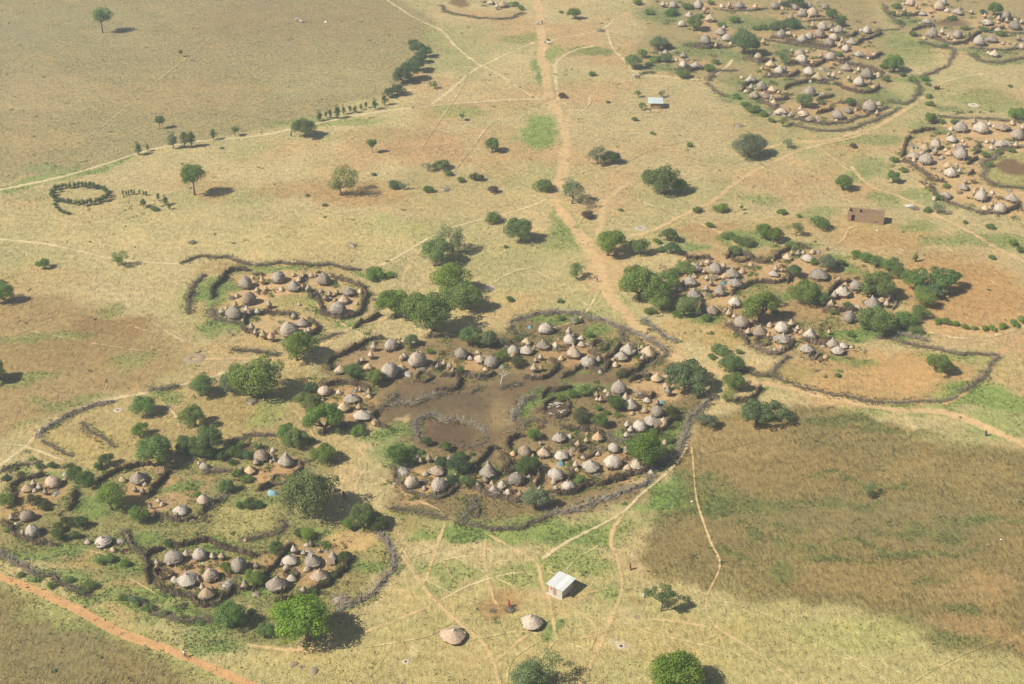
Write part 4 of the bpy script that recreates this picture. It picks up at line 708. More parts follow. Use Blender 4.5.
village('in the right-edge village\'s upper part', '961.4,127,12,d 981,127.7,13.5,d 1002.3,126.4,14,f 1018,134.6,12.5,d 952,138.4,11.5,f 960.8,154,13,d 960.8,147.8,9.5,d 1001,143.4,12.5,f',
 '974,121.4,6 989.7,123.3,4 1023,127,5 965.8,144,4 948.2,134,4 987.2,141,5,k 1016,144,5 938.8,120,3 993,141,4', 'B:938.8,117.6 965,119 984,119 1003,120.8 1030,124;S:974,155 978,150 981.5,146.5;S:969,165.4 976.5,158;B:984,178 984,165.4 994,158 1000.4,150.3 1028,146.5')
village('in the right-edge village\'s lower part', '925,147.8,10,t 935.6,144,11,d 926.8,158.5,13.5,d 914.2,155.3,11.5,f 950.7,172.3,11,d 948.2,165.4,9.5,t 945.7,194.7,11.5,f 964,187,10.5,f 981.5,196,12.5,d 1000.4,208.5,11.5,d 1011.7,198.4,13,f 985,208,8,t',
 '935,150.3,6 913.6,159.7,5,k 912.4,151.6,4 942,157,5,k 959.5,170.4,4 974,191.5,5 992.2,203.5,4 965.8,181,4 982.2,189,6 922,153,4', 'S:902.3,158 903.5,149 909.8,136.5;S:911,134 922,132 936,130;S:902.3,161.6 916,168 931,180.5 946,183;S:930,186.5 937.5,197.8 948.8,204;s:948.8,204 966.4,209 984,214 1004,213.5;S:1004,213.5 1012,211 1020,204;S:966.4,175.5 972.7,171.7;B:984,179 994,185 1009,187.7 1030,189')
village('at the top edge beside the main track', '503,3.7,10,t 491,2,7,f', '497,6,4', 'B:441,5.6 445,11 458,15 486,18.8 507,18.8 524,13')
ALLH = []
for where, huts, gran, fences in VIL:
    hs = sorted(parse(huts)); by = {}; ALLH += hs
    for h in hs: by.setdefault(h[3], []).append(h)
    for ty, L in by.items():
        for i, (x, y, w, t) in enumerate(L): tag(make_hut(x, y, w, t), order_label(i, len(L), HLOOK[ty], where), 'hut', 'thatched huts ' + where)
    gs = [(g + ['g'])[:4] for g in parse(gran)]
    for h in hs:
        if RNG.random() < .75: gs.append([h[0] + RNG.choice((-1, 1))*RNG.uniform(.65, 1.0)*h[2], h[1] + RNG.uniform(-.4, .55)*h[2], RNG.uniform(.32, .48)*h[2], 'k'])
    gs = sorted(gs); by = {}
    for g in gs: by.setdefault(g[3], []).append(g)
    for ty, L in by.items():
        for i, (x, y, w, t) in enumerate(L):
            tag(make_granary(x, y, w, t), order_label(i, len(L), 'small pointed granary' if ty == 'g' else 'squat tan granary', where), 'granary', 'small granaries ' + where)
    if len(hs) > 2:
        pl = []
        for q in range(max(3, len(hs))):
            h = RNG.choice(hs); pl.append((h[0] + RNG.uniform(-1.5, 1.5)*h[2], h[1] + RNG.uniform(-.6, .9)*h[2], RNG.uniform(.3, .7)*h[2]))
        for i, (x, y, w) in enumerate(sorted(pl)):
            tag(make_pile(x, y, w, RNG.choice(('brush', 'stakepale', 'stake', 'brushpale')), 'stick_heap', .6, 26), order_label(i, len(pl), 'small stick heap', where), 'stick heap', 'stick heaps ' + where)
    by = {}
    for f in fences.split(';'):
        if f: ty, p = f.split(':'); by.setdefault(ty, []).append([tuple(float(v) for v in q.split(',')) for q in p.split()])
    fl = {'S': 'brown stake fence', 's': 'pale stake fence', 'B': 'dark grey brushwood fence', 'b': 'low brushwood fence', 'W': 'bleached grey thorn fence'}
    for ty, L in by.items():
        L.sort(key=lambda p: np.mean([q[0] for q in p]))
        for i, p in enumerate(L): tag(make_fence(p, ty), order_label(i, len(L), fl[ty], where.replace('in the', 'round the', 1)), 'fence')
# stake pens
for px, py, rx, ry, ty, lab in ((556, 408, 15, 9.5, 'S', 'round brown stake pen holding the white goats'), (600, 346, 8, 4.5, 'S', 'small oval stake pen in the central village\'s top right yard'), (509, 470, 5, 3.6, 'S', 'tiny round pen in the central village\'s lower middle yard'),
    (278, 479, 7.5, 4.5, 's', 'small round stick pen in the yard with the blue tarpaulin'), (290, 575, 5.5, 5, 'S', 'small round stick frame in the yard above the big round tree'), (163, 574, 8, 5, 'S', 'round stake pen at the left end of the oval yard above the red road'),
    (437.5, 366, 6, 3.6, 'S', 'round stick pen between the top left and top middle yards'), (587, 452, 7, 4, 'S', 'round brown brush pen in the central village\'s lower right yard'), (813.7, 355.5, 5, 3.4, 's', 'woven round pen at the lower tip of the village right of the sandy track'),
    (761.5, 341, 8, 4, 'S', 'dark stick pen in the right-hand village\'s lower yard'), (425, 377, 7, 4, 'S', 'small round pen below the hut with a doorway, top left yard'), (740, 258, 10, 3.5, 'S', 'oval stake pen at the upper rim of the village right of the sandy track'), (480, 377, 3, 2, 's', 'tiny stick frame beside the pale dead tree')):
    tag(make_fence(ring_pts(px, py + 1, rx, ry), ty, 1.35 if ty == 'S' else 1.0, True), lab, 'pen')
for px, py, w, mt, lab in ((403, 472, 17, 'brushpale', 'heap of pale poles in the small round yard of the central village'), (227, 586, 14, 'brushpale', 'heap of bleached branches at the right end of the oval yard'), (340, 600, 16, 'stakepale', 'scattered stick heap between the tree and the grey thorn fence'),
    (640, 395, 13, 'stakepale', 'fallen poles lying beside the wide acacia'), (510, 610, 11, 'brush', 'dark brush heap left of the hut on stilts'), (493, 611, 6, 'brush', 'small dark brush heap near the track below the village'), (751, 266, 7, 'brushpale', 'pale stick heap at the upper rim of the village right of the track'),
    (399, 467, 6, 'stakepale', 'tan stick heap beside the dark tree in the small round yard'), (356, 391, 7, 'brushpale', 'small heap of pale sticks in the top left yard'), (375, 300, 6, 'brush', 'dark brush scrap beside the round hamlet yard'), (832, 75, 6, 'brushpale', 'pale heap in the far upper right village'), (445, 190, 8, 'stakepale', 'pale brush heap on the grassland above the village'),
    (352, 246, 9, 'stakepale', 'pinkish brush heap on the open grass above the hamlet'), (193, 243, 8, 'brush', 'dark brush scrap on the grass left of the hamlet'), (600, 31, 8, 'brush', 'grey brush heap beside the far footpath'), (739, 126, 9, 'stakepale', 'flat brown brush heap left of the grey tree'), (252, 392 + 10, 12, 'brush', 'brown brush heap below the tree at the village edge'), (914, 209, 9, 'brush', 'dark rubble heap beside the fallen white sheet')):
    tag(make_pile(px, py, w, mt), lab, 'brush pile')
# ------------------------------------------------------------------ trees and shrubs: (where, list of x,y of the crown's middle, width, kind)
TREES = [
('alone on the top left field', '100.7,17.5,19,b 180.5,52.5,5.5,b'),
('at the top left field\'s lower edge', '159,121,10,b 172.5,140.5,9,k 184,140,9,k 191,139,9,k 213,134,6.5,k 234.5,130,8,b 138,148,8,k 147.5,147.5,4,k 222,148,4,s'),
('standing on the upper left grassland with a long shadow', '192.5,176,25,b'),
('in the curved row beside the track', '413,44,12,d 419,48,13,d 425,52,13,d 403,76,18,d 410,71,22,d 417,64,18,d 422,58,12,d 389,93,11,d 397,89,14,d 384.7,99,7,k 375,104,6,k 366,105,3.4,k 361,107,3.4,k 354.7,109,4.5,k 343.5,110,5,k 350,109,4,k 337,112.5,7,k 330,114,5,k 326,115,3.4,k 319,115.7,6,k'),
('beside the upper middle footpath', '434,84,10,l 305,128,21,m 372,144.5,11,b 462,116,6,b 491.5,146,16,m 443.5,165,18,s 428,167,10,p'),
('on the grass left of the main track', '341,182,32,l 307,195,5,s 325,205,5,s 396,185,14,s 429,188.5,12,s 476,177,14,o 447,173,10,s 462,180,9,s 492,190,12,y 493.5,218,18,s 404,186,9,p 373,174,6,s 506,247,5,s 510,299,8,s 376,273,20,s 390,275,10,s 520.7,231,26,m 541,185,22,s'),
('in the grove above the central village', '452,238.5,34,p 433.5,253,34,m 446,281,38,m 461,298,32,m 395,306,32,m 433,313,48,m'),
('where the sandy tracks meet', '572,192,28,p 589,215,14,y 621,210,5,s 576,271,19,l 561,301,6.5,s 568,186,10,s'),
('between main track and right-hand village', '608,243.5,31,m 641,247,19,m 668,235,15,d 671,248.5,14,d 662,250,10,s 657,241,9,s 639.5,285,39,g 655,292,30,m 668,280,22,m 662,302,20,g 684.5,306,24,m 649.5,311,12,s 676,314,10,s 634,272,20,m'),
('in the scrub above the right-hand village', '664,181,32,m 652,177,18,m 680,186,16,m 697,210,10,s 722,208.5,14,s 742,207,4,b 709.5,225,9,s 728,236,12,s 738,240,14,s 750,242,16,s 762,232,17,m 773,235,18,m 797,230,15,l 820.5,223.5,20,s 783,212,10,s 799,216,6,s 790,246,14,s 735,250,14,s 715,208,6,s'),
('on the open ground of the upper right', '843.5,183.5,18,m 894,176,15,m 750.5,145,31,P 598,155,22,p 613,157,16,d 788,142.5,12,p 854,146,8,y 1010,86,5,s 1016.5,114,16,m 993,257,8,s 990,227,10,s 938,207,15,p 928,210,9,s 915.5,257,5.5,k 1012,243,10,s 1022,250,10,s'),
('on the grass above the middle of the scene', '574.5,14,13,m 638,94,8,l 662,94,8,p 634.5,119,7,s 652,133,6,s 689.5,145,8,s 642,106,10,p 608,102,5,s 562,96,9,y 593,74,8,s 561,12,5,s 515,4,10,s 521,8,8,s 548,40,4,s'),
('at the far upper village\'s left end', '694,24,17,m 743.8,43,27,m 659,43,17,P 667,46,10,s 656,59,12,s 666,58,15,s 634.5,62,17,m 642,54,10,g 709,68,14,s 681,74,16,s 650,64,8,s 637,2,10,s 686,6,12,s 711,3,8,s 672,12,14,s 700,16,8,s 735,20,12,s 720,25,10,s 648,12,10,s 716,62,9,s'),
('in the far upper village\'s middle', '777,26,17,D 792,24,18,D 785,57,18,l 833,14,12,m 795,2,16,d 785,4,10,D 803,100,17,m 783.5,121.6,11,l 754,109,14,s 745,104,10,s 764,114,9,s 772,120,8,s 841,22,10,d 851,102.5,10,m 764,27,10,s 755,28,8,s 838,54,9,s 843,18,8,s 736,96,9,s 822,102,8,s 768,70,6,s'),
('right of the far upper village', '894.3,62.8,20.5,m 929,96,8,s 928,84,7,s 930,104,9,s 931,117,12,m 925,79,9,s 912,79,10,s 937,88,6,y 929.3,119,11,m 886,79,10,s 902,74,8,s 884,66,8,s'),
('among the top corner village\'s huts', '994,9.4,14,m 983,12,8,D 897,6,10,s 892,14,9,s 905,14,8,s 1002,34,10,s 965,28,8,s 953,18,9,s 984,30,8,s 975,55,8,s 945,46,7,s 912,34,9,s 900,22,8,s'),
('around the right-edge village', '942,121,8,s 955,122,9,s 985,155,9,s 990,165,8,s 998,152,9,s 1012,150,8,s 905,170,9,s 938,198,9,s 946,186,8,s 965,222,6,s 895,160,10,s'),
('in the right-hand village\'s left half', '683.3,267.7,17,g 760.6,308.6,35,g 675,272,12,s 774,300,16,p 750,300,10,l 706,318,12,s 690,300,12,s 700,300,8,D 775,312,10,s'),
('in the right-hand village\'s right half', '795.2,271.5,15,d 807.8,293,28,m 822,300,16,m 828,262.7,20,P 846.8,305.4,9.5,m 842,263,8,d 876.5,284,31,m 868,290,18,m 815,262,10,s 833,312,9,s'),
('in the dense hedge right of the huts', '857,254,11,h 866,258,15,h 878,262,17,h 890,266,17,h 899,271,17,h 907,276,17,h 915,284,20,h 922,292,20,h 928,300,24,h 921,311,20,h 912,318,15,h 895,262,12,h 872,258,10,s 885,276,12,s'),
('spreading over the hedge at the right', '942,281.5,44,a 932,292,30,a'),
('along the lower hedge at the right', '879,320,32,m 864,325,14,s 904,320,22,h 915,330,14,s 938,321,11,S 946,322,11,S 955,324,9,S 965,327,9,S 985,328,9,S 992,328,10,S 1003,326,11,S 1014,323,13,S 1024,320,12,S 975,328,7,S 888,334,9,S 850,334,9,s'),
('beside the track right of the village', '729.5,364,23,m 732,382,21,m 727,396,16,l 719,349,18,s 684.5,378,54,a 757,415,46,a 707,420,19,P 672,412.7,19,o 712,356,9,s 697,392,14,P 739,352,8,s 654,432,10,s'),
('in the big fenced plot at the right', '939,363,25,m 870,490,17,p 837,375,7,s'),
('at the upper rim of the central village', '469.6,337,23,m 488.5,339,20,P 503,341,12,p 501.7,357.8,15,s 518,361.6,18,o 459.6,370.4,9,m 351.5,371.6,18,m 373,378.5,18,m 362,375,12,m 411,340,16,P 560,318,8,s 576,320,10,s 590,335,10,s 622,373,14,o 647,379,6,D 640,346,8,s 481,345,9,D 430,352,8,s'),
('at the left rim of the central village', '296,348,34,m 261,379,46,m 242,386,26,m 306,403,26,g 323.8,420,36,g 325,454,23,m 288,434,22,m 311,388,18,D 360,430,16,s 302,440,12,m 340,431,12,D 315,398,10,m 227,383,22,P 200,387,26,m 195,417,27,m 209,440,30,m 185,446,20,d 145,406,23,m 140,432,17,m'),
('at the lower rim of the central village', '397,455,24,d 427,441.6,11,d 446,446.7,12,d 458,465,22,d 466.8,481.5,15,d 471,454,6,s 410,450,14,s 440,462,12,d 452,480,12,d 535.3,499,28,P 460,455,10,d 402,463,12,d 420,452,8,S'),
('among the central village\'s lower huts', '534.4,434,13,m 582,416.5,23,o 601.6,421.5,16,d 614.8,402.6,18,d 649.4,449,37,m 530.3,464,22,d 579.4,480,13,m 516.5,451.4,5,m 561,398,10,s 585,391,18,s 572,394,12,s 557,457,5,m 622,398,8,D 668,440,10,s 598,408,9,s 607,412,8,s 570,428,9,D'),
('at the left rim of the far left yard', '7.5,500,15,m 34,500,18,o 45,505,14,o 74,475,17,d 87,481,18,d 110.7,499,31,m 65,523,22,o 80,522,14,d 32.7,459.4,10,l 105.6,460,15,d 98,466,10,d 70,466,9,D 5,478,9,D 20,474,9,D 15,468,7,s 40,466,10,D 52,465,10,D 8,530,8,S 58,535,14,d 73,535,10,d'),
('above the yards at lower left', '156.7,452.6,35,g 183,447,14,d 196,452,14,d 205,452,18,d 222,455,16,D 234,452,18,D 246,455,16,D 239,444,12,s 140,515.5,19,m 198,496,9,g 293,440,22,m 227.7,487,15,m 238,473,11,s 246.5,479,13,s 250,503,18,D 240,505,10,D 260,505,10,D 232,462,10,D 258,447,10,D'),
('overhanging the yard with the blue tarpaulin', '303.5,494,54,m'),
('right of the yard with the blue tarpaulin', '363,518,30,d 376,522,20,d 350,523,14,m 385,526,10,s'),
('around the yards above the red road', '306,622,56,g 267,630,16,m 262,632,10,m 275,632,10,m 232,618,30,m 308,535,20,S 299,533,13,D 276.5,547.7,15,d 343,557.7,12,d 168,544,9,d 224,566,10,m 230,570,8,m 258,578,16,m 250,574,10,m 207,578,7,d 344,568,10,D 325,582,12,D 313,592,12,D 335,575,8,d 250,612,8,s'),
('along the thorn fence above the red road', '70,580,9,s 90,585,14,s 85,592,9,s 135,600,12,P 122,598,9,s 150,608,12,s 165,613,9,s 110,558,14,S 125,563,12,S 100,562,10,S 20,575,9,S 35,580,9,S 50,586,10,S 200,622,8,s 182,617,8,s'),
('below the metal-roofed shed', '662,598,30,A 677,670,46,g 664,675,30,l 690,676,24,g 539,673,46,p 528,676,30,P 522,678,18,p'),
('at the left edge of the photograph', '4,295,22,m -7,370,26,m 0,282,8,s'),
('alone on the left grassland', '44,263.5,12,m 117.5,258.5,18,l 143,203,8,P 154,209,9,s 165,200,6,k 158,197,4,k 169,206,4,k'),
]
for where, s in TREES:
    by = {}
    for t in sorted(parse(s)): by.setdefault(TLOOK[t[3]][1], []).append(t)
    for look, L in by.items():
        for i, (x, y, w, t) in enumerate(L):
            zs = 1.0
            if where.startswith('alone on') and t == 'P': zs = 1.5
            tag(make_tree(x, y, w, t, zs), order_label(i, len(L), look, where), TLOOK[t][2], ('trees ' if TLOOK[t][2] == 'tree' else 'shrubs ') + where)
# ring of young trees on the upper left grassland, its tail and the short row beside it
ring = [(80 + 28.5*math.cos(a), 196.5 + 9.0*math.sin(a)) for a in np.arange(0, 6.28, .145)]
RINGT = []
for i, (x, y) in enumerate(ring):
    t = make_tree(x + RNG.uniform(-.6, .6), y - 3.2 + RNG.uniform(-.4, .4), RNG.uniform(3.2, 5.4), 'k', RNG.uniform(.55, .85))
    RINGT.append((y > 197.5, x, t))
for fr in (True, False):
    L = sorted([(x, t) for f_, x, t in RINGT if f_ == fr], key=lambda q: q[0])
    for i, (x, t) in enumerate(L): tag(t, order_label(i, len(L), 'small dark tree', 'in the planted ring\'s %s arc' % ('front' if fr else 'back')), 'tree', 'young trees planted in a ring')
for i, (x, y) in enumerate([(56, 204), (55, 207), (57, 210), (60, 213), (64, 215), (68, 216)]):
    tag(make_tree(x, y - 3, 5.5, 'D'), order_label(i, 6, 'dark shrub', 'in the tail hanging from the planted tree ring'), 'shrub', 'shrubs in the tail of the planted tree ring')
for i, x in enumerate((123, 126, 128.5, 131.5, 134, 139.5, 143.5, 146)):
    tag(make_tree(x, 192.5 + RNG.uniform(-.8, .8), 2.6, 'k', 1.15), order_label(i, 8, 'tiny dark sapling', 'in the row right of the planted tree ring'), 'sapling', 'saplings right of the planted tree ring')

# ------------------------------------------------------------------ single things
def local_frame(p0, p1):
    a = Vector((p0[0], p0[1], 0)); b = Vector((p1[0], p1[1], 0)); d = (b - a); return a, math.atan2(d.y, d.x), d.length
# the metal-roofed shed in front
fx, fy, fm = G(562, 599); lx, ly, _ = G(548.8, 592.8)
a, ang, wl = local_frame((lx, ly), (fx, fy)); wd = 3.9; wh = 2.3
sh = obj('shed', None, None, a, (0, 0, ang))
def wallm(nm, x0, x1, y0, y1, z0, z1, mat): b = MB(); b.box(x0, x1, y0, y1, z0, z1); return obj(nm, b.mesh(nm, M[mat]), sh)
wallm('wall', 0, 1.1, 0, .18, 0, wh, 'plaster'); wallm('wall', 1.9, wl, 0, .18, 0, wh, 'plaster'); wallm('wall', 1.1, 1.9, 0, .18, 1.9, wh, 'plaster')
wallm('door', 1.1, 1.9, .06, .12, 0.02, 1.9, 'rust'); wallm('wall', wl-.18, wl, .18, wd-.18, 0, wh, 'plaster'); wallm('wall', 0, .18, .18, wd-.18, 0, wh, 'plaster'); wallm('wall', 0, wl, wd-.18, wd, 0, wh, 'plaster')
wallm('foundation', -.35, wl+.2, -.55, -.02, 0, .14, 'spoil')
def corrugated(x0, x1, y0, y1, z0, z1, n=14, amp=.012, mat='metal'):
    V = []; Q = []
    for i in range(n*2+1):
        x = x0 + (x1-x0)*i/(n*2); dz = amp*(1 if i % 2 else -1)
        V += [(x, y0, z0+dz), (x, y1, z1+dz), (x, y0, z0+dz-.02), (x, y1, z1+dz-.02)]
    for i in range(n*2): b = i*4; Q += [(b, b+4, b+5, b+1), (b+2, b+3, b+7, b+6), (b, b+2, b+6, b+4), (b+1, b+5, b+7, b+3)]
    return mesh_np('roof_sheet', V, np.array(Q), M[mat])
rz = [wh+.08, wh+.30]; nsh = 4; xw = (wl+.8)/nsh
for i in range(nsh): obj('roof_sheet', corrugated(-.4+i*xw - .02, -.4+(i+1)*xw + .02, -.45, wd+.4, rz[0]+.02*(i % 2), rz[1]+.02*(i % 2)), sh)
wallm('red_panel', .35, .85, -.03, -.003, 1.15, 1.7, 'red')
tag(sh, 'square whitewashed shed with a pale corrugated metal roof below the village', 'shed')
# far shed with a pale sheet roof
x, y, m = G(657.5, 108.8); fs = obj('shed', None, None, (x - 2.6, y, 0), (0, 0, R_(-3)))
b = MB()
for q in ((0, 3.8, 0, .2), (3.6, 3.8, .2, 3.4), (0, .2, .2, 3.4), (0, 3.8, 3.4, 3.6)): b.box(*q, 0, 2.2)
obj('wall', b.mesh('wall', M['mud']), fs)
b = MB(); b.box(1.4, 2.2, -.02, .004, .02, 1.8); obj('door', b.mesh('door', M['rust']), fs)
for i in range(3): obj('roof_sheet', corrugated(-.9+i*1.85, .98+i*1.85, -.5, 4.6, 2.25+.02*i, 2.75+.02*i, 10, .03, 'metalblue'), fs)
for px_ in (4.5,):
    b = MB(); b.tube([(px_, -.3, 0), (px_, -.3, 2.27)], .06); obj('post', b.mesh('post', M['wood']), fs)
    b = MB(); b.tube([(px_, 4.2, 0), (px_, 4.2, 2.7)], .06); obj('post', b.mesh('post', M['wood']), fs)
tag(fs, 'small mud-walled shed with a shiny metal roof on the far grassland', 'shed')
# roofless mud-brick building
p0 = G(847.2, 221); p1 = G(883.3, 225.0)
a, ang, L_ = local_frame(p0, p1); ru = obj('mud_brick_ruin', None, None, a, (0, 0, ang)); D_ = 3.9; H_ = 3.3; tw = .38
rr = random.Random(5)
def rough_wall(x0, x1, y0, y1, h, openings=()):
    """a solid worn wall with openings left free and loose bricks along its top"""
    b = MB(); along = (x1-x0) > (y1-y0); a0, a1 = (x0, x1) if along else (y0, y1)
    def seg(u0, u1, z0, z1, j=0.0): b.box(u0, u1, y0+j, y1-j, z0, z1) if along else b.box(x0+j, x1-j, u0, u1, z0, z1)
    hb = h - .22; u = a0
    for (o0, o1, ob, ot) in sorted(openings):
        seg(u, a0+o0, 0, hb)
        if ob > 0: seg(a0+o0, a0+o1, 0, ob)
        seg(a0+o0, a0+o1, ot, hb); u = a0+o1
    seg(u, a1, 0, hb)
    n = int((a1-a0)/.42)
    for i in range(n):
        t = rr.choice((0, .08, .16, .22)); w_ = (a1-a0)/n
        if t: seg(a0+i*w_+.01, a0+(i+1)*w_-.01, hb+.002, hb+t, .03)
    return obj('wall', b.mesh('wall', M['mud']), ru)
rough_wall(0, L_, 0, tw, H_, ((1.1, 2.2, 0, 2.2), (8.1, 9.2, .5, 1.25)))
rough_wall(0, L_, D_-tw, D_, H_); rough_wall(0, tw, tw+.004, D_-tw-.004, H_); rough_wall(L_-tw, L_, tw+.004, D_-tw-.004, H_*.95); rough_wall(3.0, 3.0+tw, tw+.004, D_-tw-.004, H_)
tag(ru, 'roofless rectangular mud-brick building beside the right-hand footpath', 'ruin')
# fallen metal sheet
x, y, m = G(909.5, 206); me = corrugated(-1.3, 1.3, -.7, .7, .10, .16, 8); tag(obj('roof_sheet', me, None, (x, y, 0), (0, 0, .1)), 'white metal sheet lying on the ground right of the mud-brick ruin', 'metal sheet')
# two free-standing round huts in front
e = make_hut(452, 632, 23, 'w'); e.rotation_euler.z = 1.2; e.scale = (e.scale[0]*1.08, e.scale[1]*1.08, e.scale[0]*.66); tag(e, 'lone thatched hut with a tiered cone roof beside the front track', 'hut', 'huts standing free in front')
e = make_hut(531.5, 619.5, 21.5, 'w', True); e.scale = (e.scale[0]*1.04, e.scale[1]*1.04, e.scale[0]*.82); tag(e, 'lone thatched hut on stilts below the metal-roofed shed', 'hut', 'huts standing free in front')
# leaning lean-to roofs
def lean_to(px, py, w, ang, mat, lab):
    x, y, m = G(px, py); r = w*m; o = obj('lean_to', None, None, (x, y, 0), (0, 0, ang))
    b = MB()
    for i in range(7):
        u = -r/2 + r*i/6; b.tube([(u, -r*.35, .55 + rr.uniform(-.05, .05)), (u, r*.35, 1.5 + rr.uniform(-.05, .05))], .12, 5)
    b.box(-r/2, r/2, -r*.3, -r*.28, .5, .6); b.box(-r/2, r/2, r*.28, r*.30, 1.3, 1.4)
    obj('roof', b.mesh('roof', M[mat]), o)
    for sx in (-1, 1):
        for sy, h in ((-1, .55), (1, 1.35)):
            b = MB(); b.tube([(sx*r*.42, sy*r*.29, 0), (sx*r*.42, sy*r*.29, h)], .05, 5); obj('post', b.mesh('post', M['wood']), o)
    return tag(o, lab, 'shelter')
lean_to(576, 323, 9, .5, 'brushpale', 'pole-roofed lean-to at the upper rim of the central village')
lean_to(160, 474, 8, .2, 'straw', 'tan pole shelter below the bright green tree at lower left')
lean_to(332, 492, 6, -.6, 'straw', 'tan pole shelter at the edge of the big dark tree')
lean_to(331, 565, 7, .1, 'stakepale', 'stick platform under the small hut in the yard above the big tree')
lean_to(715, 280, 6, .3, 'brush', 'grey pole shelter in the left half of the village right of the track')
lean_to(657, 427, 8, .5, 'stakepale', 'stick shelter inside the curved stake fence beside the acacia')
lean_to(912, 148, 6, .9, 'stakepale', 'stick shelter at the left tip of the sandy village')
# standing tan post and bleached dead tree
x, y, m = G(638, 352); b = MB(); b.tube([(0,0,-.05), (.05,0,1.5), (.2,.05,3.1)], [.18, .16, .12], 7); b.tube([(.2,.05,3.0), (.3,.05,3.25)], [.14, .05], 7)
tag(obj('post', b.mesh('post', M['straw']), None, (x, y, 0)), 'tall tan post standing in the central village\'s top right yard', 'post')
x, y, m = G(502, 387); b = MB(); b.tube([(0,0,-.05), (-.25,0,1.3), (.1,.1,2.8), (.2,.1,4.0)], [.20, .16, .13, .08], 7)
dt = obj('dead_tree', None, None, (x, y, 0)); obj('trunk', b.mesh('trunk', M['bleached'], True), dt); b = MB()
for s in ((-.9, .3, 4.4), (1.3, .2, 4.7), (2.2, -.1, 4.3), (.6, .4, 5.4), (-1.5, 0, 5.1), (-.3, -.2, 5.6), (1.5, .3, 5.6)): b.tube([(.1,.1,2.6 + rr.random()), (s[0]*.5+.05, s[1]*.5, 3.6 + rr.random()*.5), s], [.08, .06, .02], 5)
obj('branch', b.mesh('branch', M['bleached']), dt); tag(dt, 'bleached leafless tree standing in the central dirt square', 'tree')
for px, py, dx, dy, lab in ((181, 606, .9, 1.6, 'left of two dark logs lying below the oval yard'), (184.5, 606.4, .9, 1.7, 'right of two dark logs lying below the oval yard')):
    x, y, m = G(px, py); b = MB(); b.tube([(-dx/2, -dy/2, .16), (0, .03, .2), (dx/2, dy/2, .18)], [.17, .18, .15], 8); tag(obj('log', b.mesh('log', M['bark']), None, (x, y, 0)), lab, 'log')
for px, py, ln, lab in ((538, 389, 2.0, 'pale forked branch stuck in the fence corner'), (508, 433, 2.6, 'dark branch lying in the central dirt square'), (476, 461, 2.2, 'pale logs beside the stake fence')):
    x, y, m = G(px, py); b = MB(); b.tube([(-ln/2, 0, .08), (0, .1, .22), (ln/2, .5, .5)], [.11, .09, .04], 6); b.tube([(0, .1, .22), (.2, .7, .9)], [.07, .02], 5); tag(obj('branch', b.mesh('branch', M['wood']), None, (x, y, 0)), lab, 'branch')
# dug pits with their spoil
def pit(px, py, w, lab, mat='spoil', dark=True, k=.35):
    x, y, m = G(px, py); r = w*m/2; b = MB(); n = 18; rg = random.Random(int(px)); rad = [.30, .42, .62, .85, 1.05]; zz = [.02, .20, k*.9, k*.45, -.02]
    V = [(math.cos(6.283*j/n)*r*q*(1+rg.uniform(-.08, .08))*1.1, math.sin(6.283*j/n)*r*q*(1+rg.uniform(-.08, .08)), z*r*.5*(1 if 0 < i < 4 else 1)*rg.uniform(.85, 1.1)) for i, (q, z) in enumerate(zip(rad, zz)) for j in range(n)]
    b.add(V, Q=[(i*n+j, (i+1)*n+j, (i+1)*n+(j+1) % n, i*n+(j+1) % n) for i in range(4) for j in range(n)])
    o = obj('pit', b.mesh('spoil_ring', M[mat], True), None, (x, y, 0)); c = MB(); c.tube([(0, 0, .0), (0, 0, .03)], r*.33, 14); obj('pit_centre', c.mesh('pit_centre', M['dark' if dark else 'earth']), o)  # in dark pits a black disc is painted as the shade down the hole
    return tag(o, lab, 'pit')
pit(195, 358.5, 20, 'wide brown oval pit on the grass left of the village', 'earth', False, .2); pit(621.5, 646, 9, 'small dark pit ringed by pale spoil in front'); pit(406, 661.5, 7, 'narrow dark pit beside pale spoil at the bottom'); pit(302, 667, 6, 'small dark pit between two brown mounds near the red road', 'earth')
pit(118, 410, 8, 'dark pit behind the thorn fence on the left', 'spoil'); pit(645, 595, 6, 'dark pit left of the umbrella acacia'); pit(489, 288, 13, 'pale scraped pit below the grove', 'spoil', False, .25); pit(974, 105, 11, 'pale ringed pit above the sandy village', 'spoil', False, .25); pit(641, 228, 12, 'pale scraped pit beside the middle track', 'spoil', False, .2); pit(637, 617, 7, 'grey scrape in front of the umbrella acacia', 'earth', False, .2)
def mound(px, py, w, mat, lab, cat='mound', name='mound', h=.5, seed=1):
    x, y, m = G(px, py); r = w*m/2; me = lathe([(r*1.02, -.03), (r*.95, r*h*.25), (r*.75, r*h*.6), (r*.45, r*h*.9), (r*.15, r*h)], 16, seed, .14, M[mat], name, 1.15, 0, True, .12)
    return tag(obj(name, me, None, (x, y, 0), (0, 0, seed)), lab, cat)
mound(293, 664.5, 9, 'earth', 'brown earth mound left of the small dark pit', h=.35); mound(314, 671, 10, 'earth', 'brown earth mound right of the small dark pit', h=.35, seed=2)
mound(272.3, 493.5, 10, 'blue', 'pale blue tarpaulin heaped in the yard beside the big dark tree', 'tarpaulin', 'tarpaulin', .7, 3); mound(561, 464, 8, 'teal', 'teal cloth spread on a frame in the lower middle yard', 'cloth', 'cloth_bundle', .7, 4)
mound(530, 327.5, 5, 'teal', 'teal cloth bundle near the top hut of the central village', 'cloth', 'cloth_bundle', .8, 5); mound(662.6, 402.5, 5.5, 'teal', 'teal cloth bundle beside the wide acacia', 'cloth', 'cloth_bundle', .8, 6); mound(723, 283.5, 7, 'teal', 'teal cloth in the left half of the village right of the track', 'cloth', 'cloth_bundle', .5, 7)
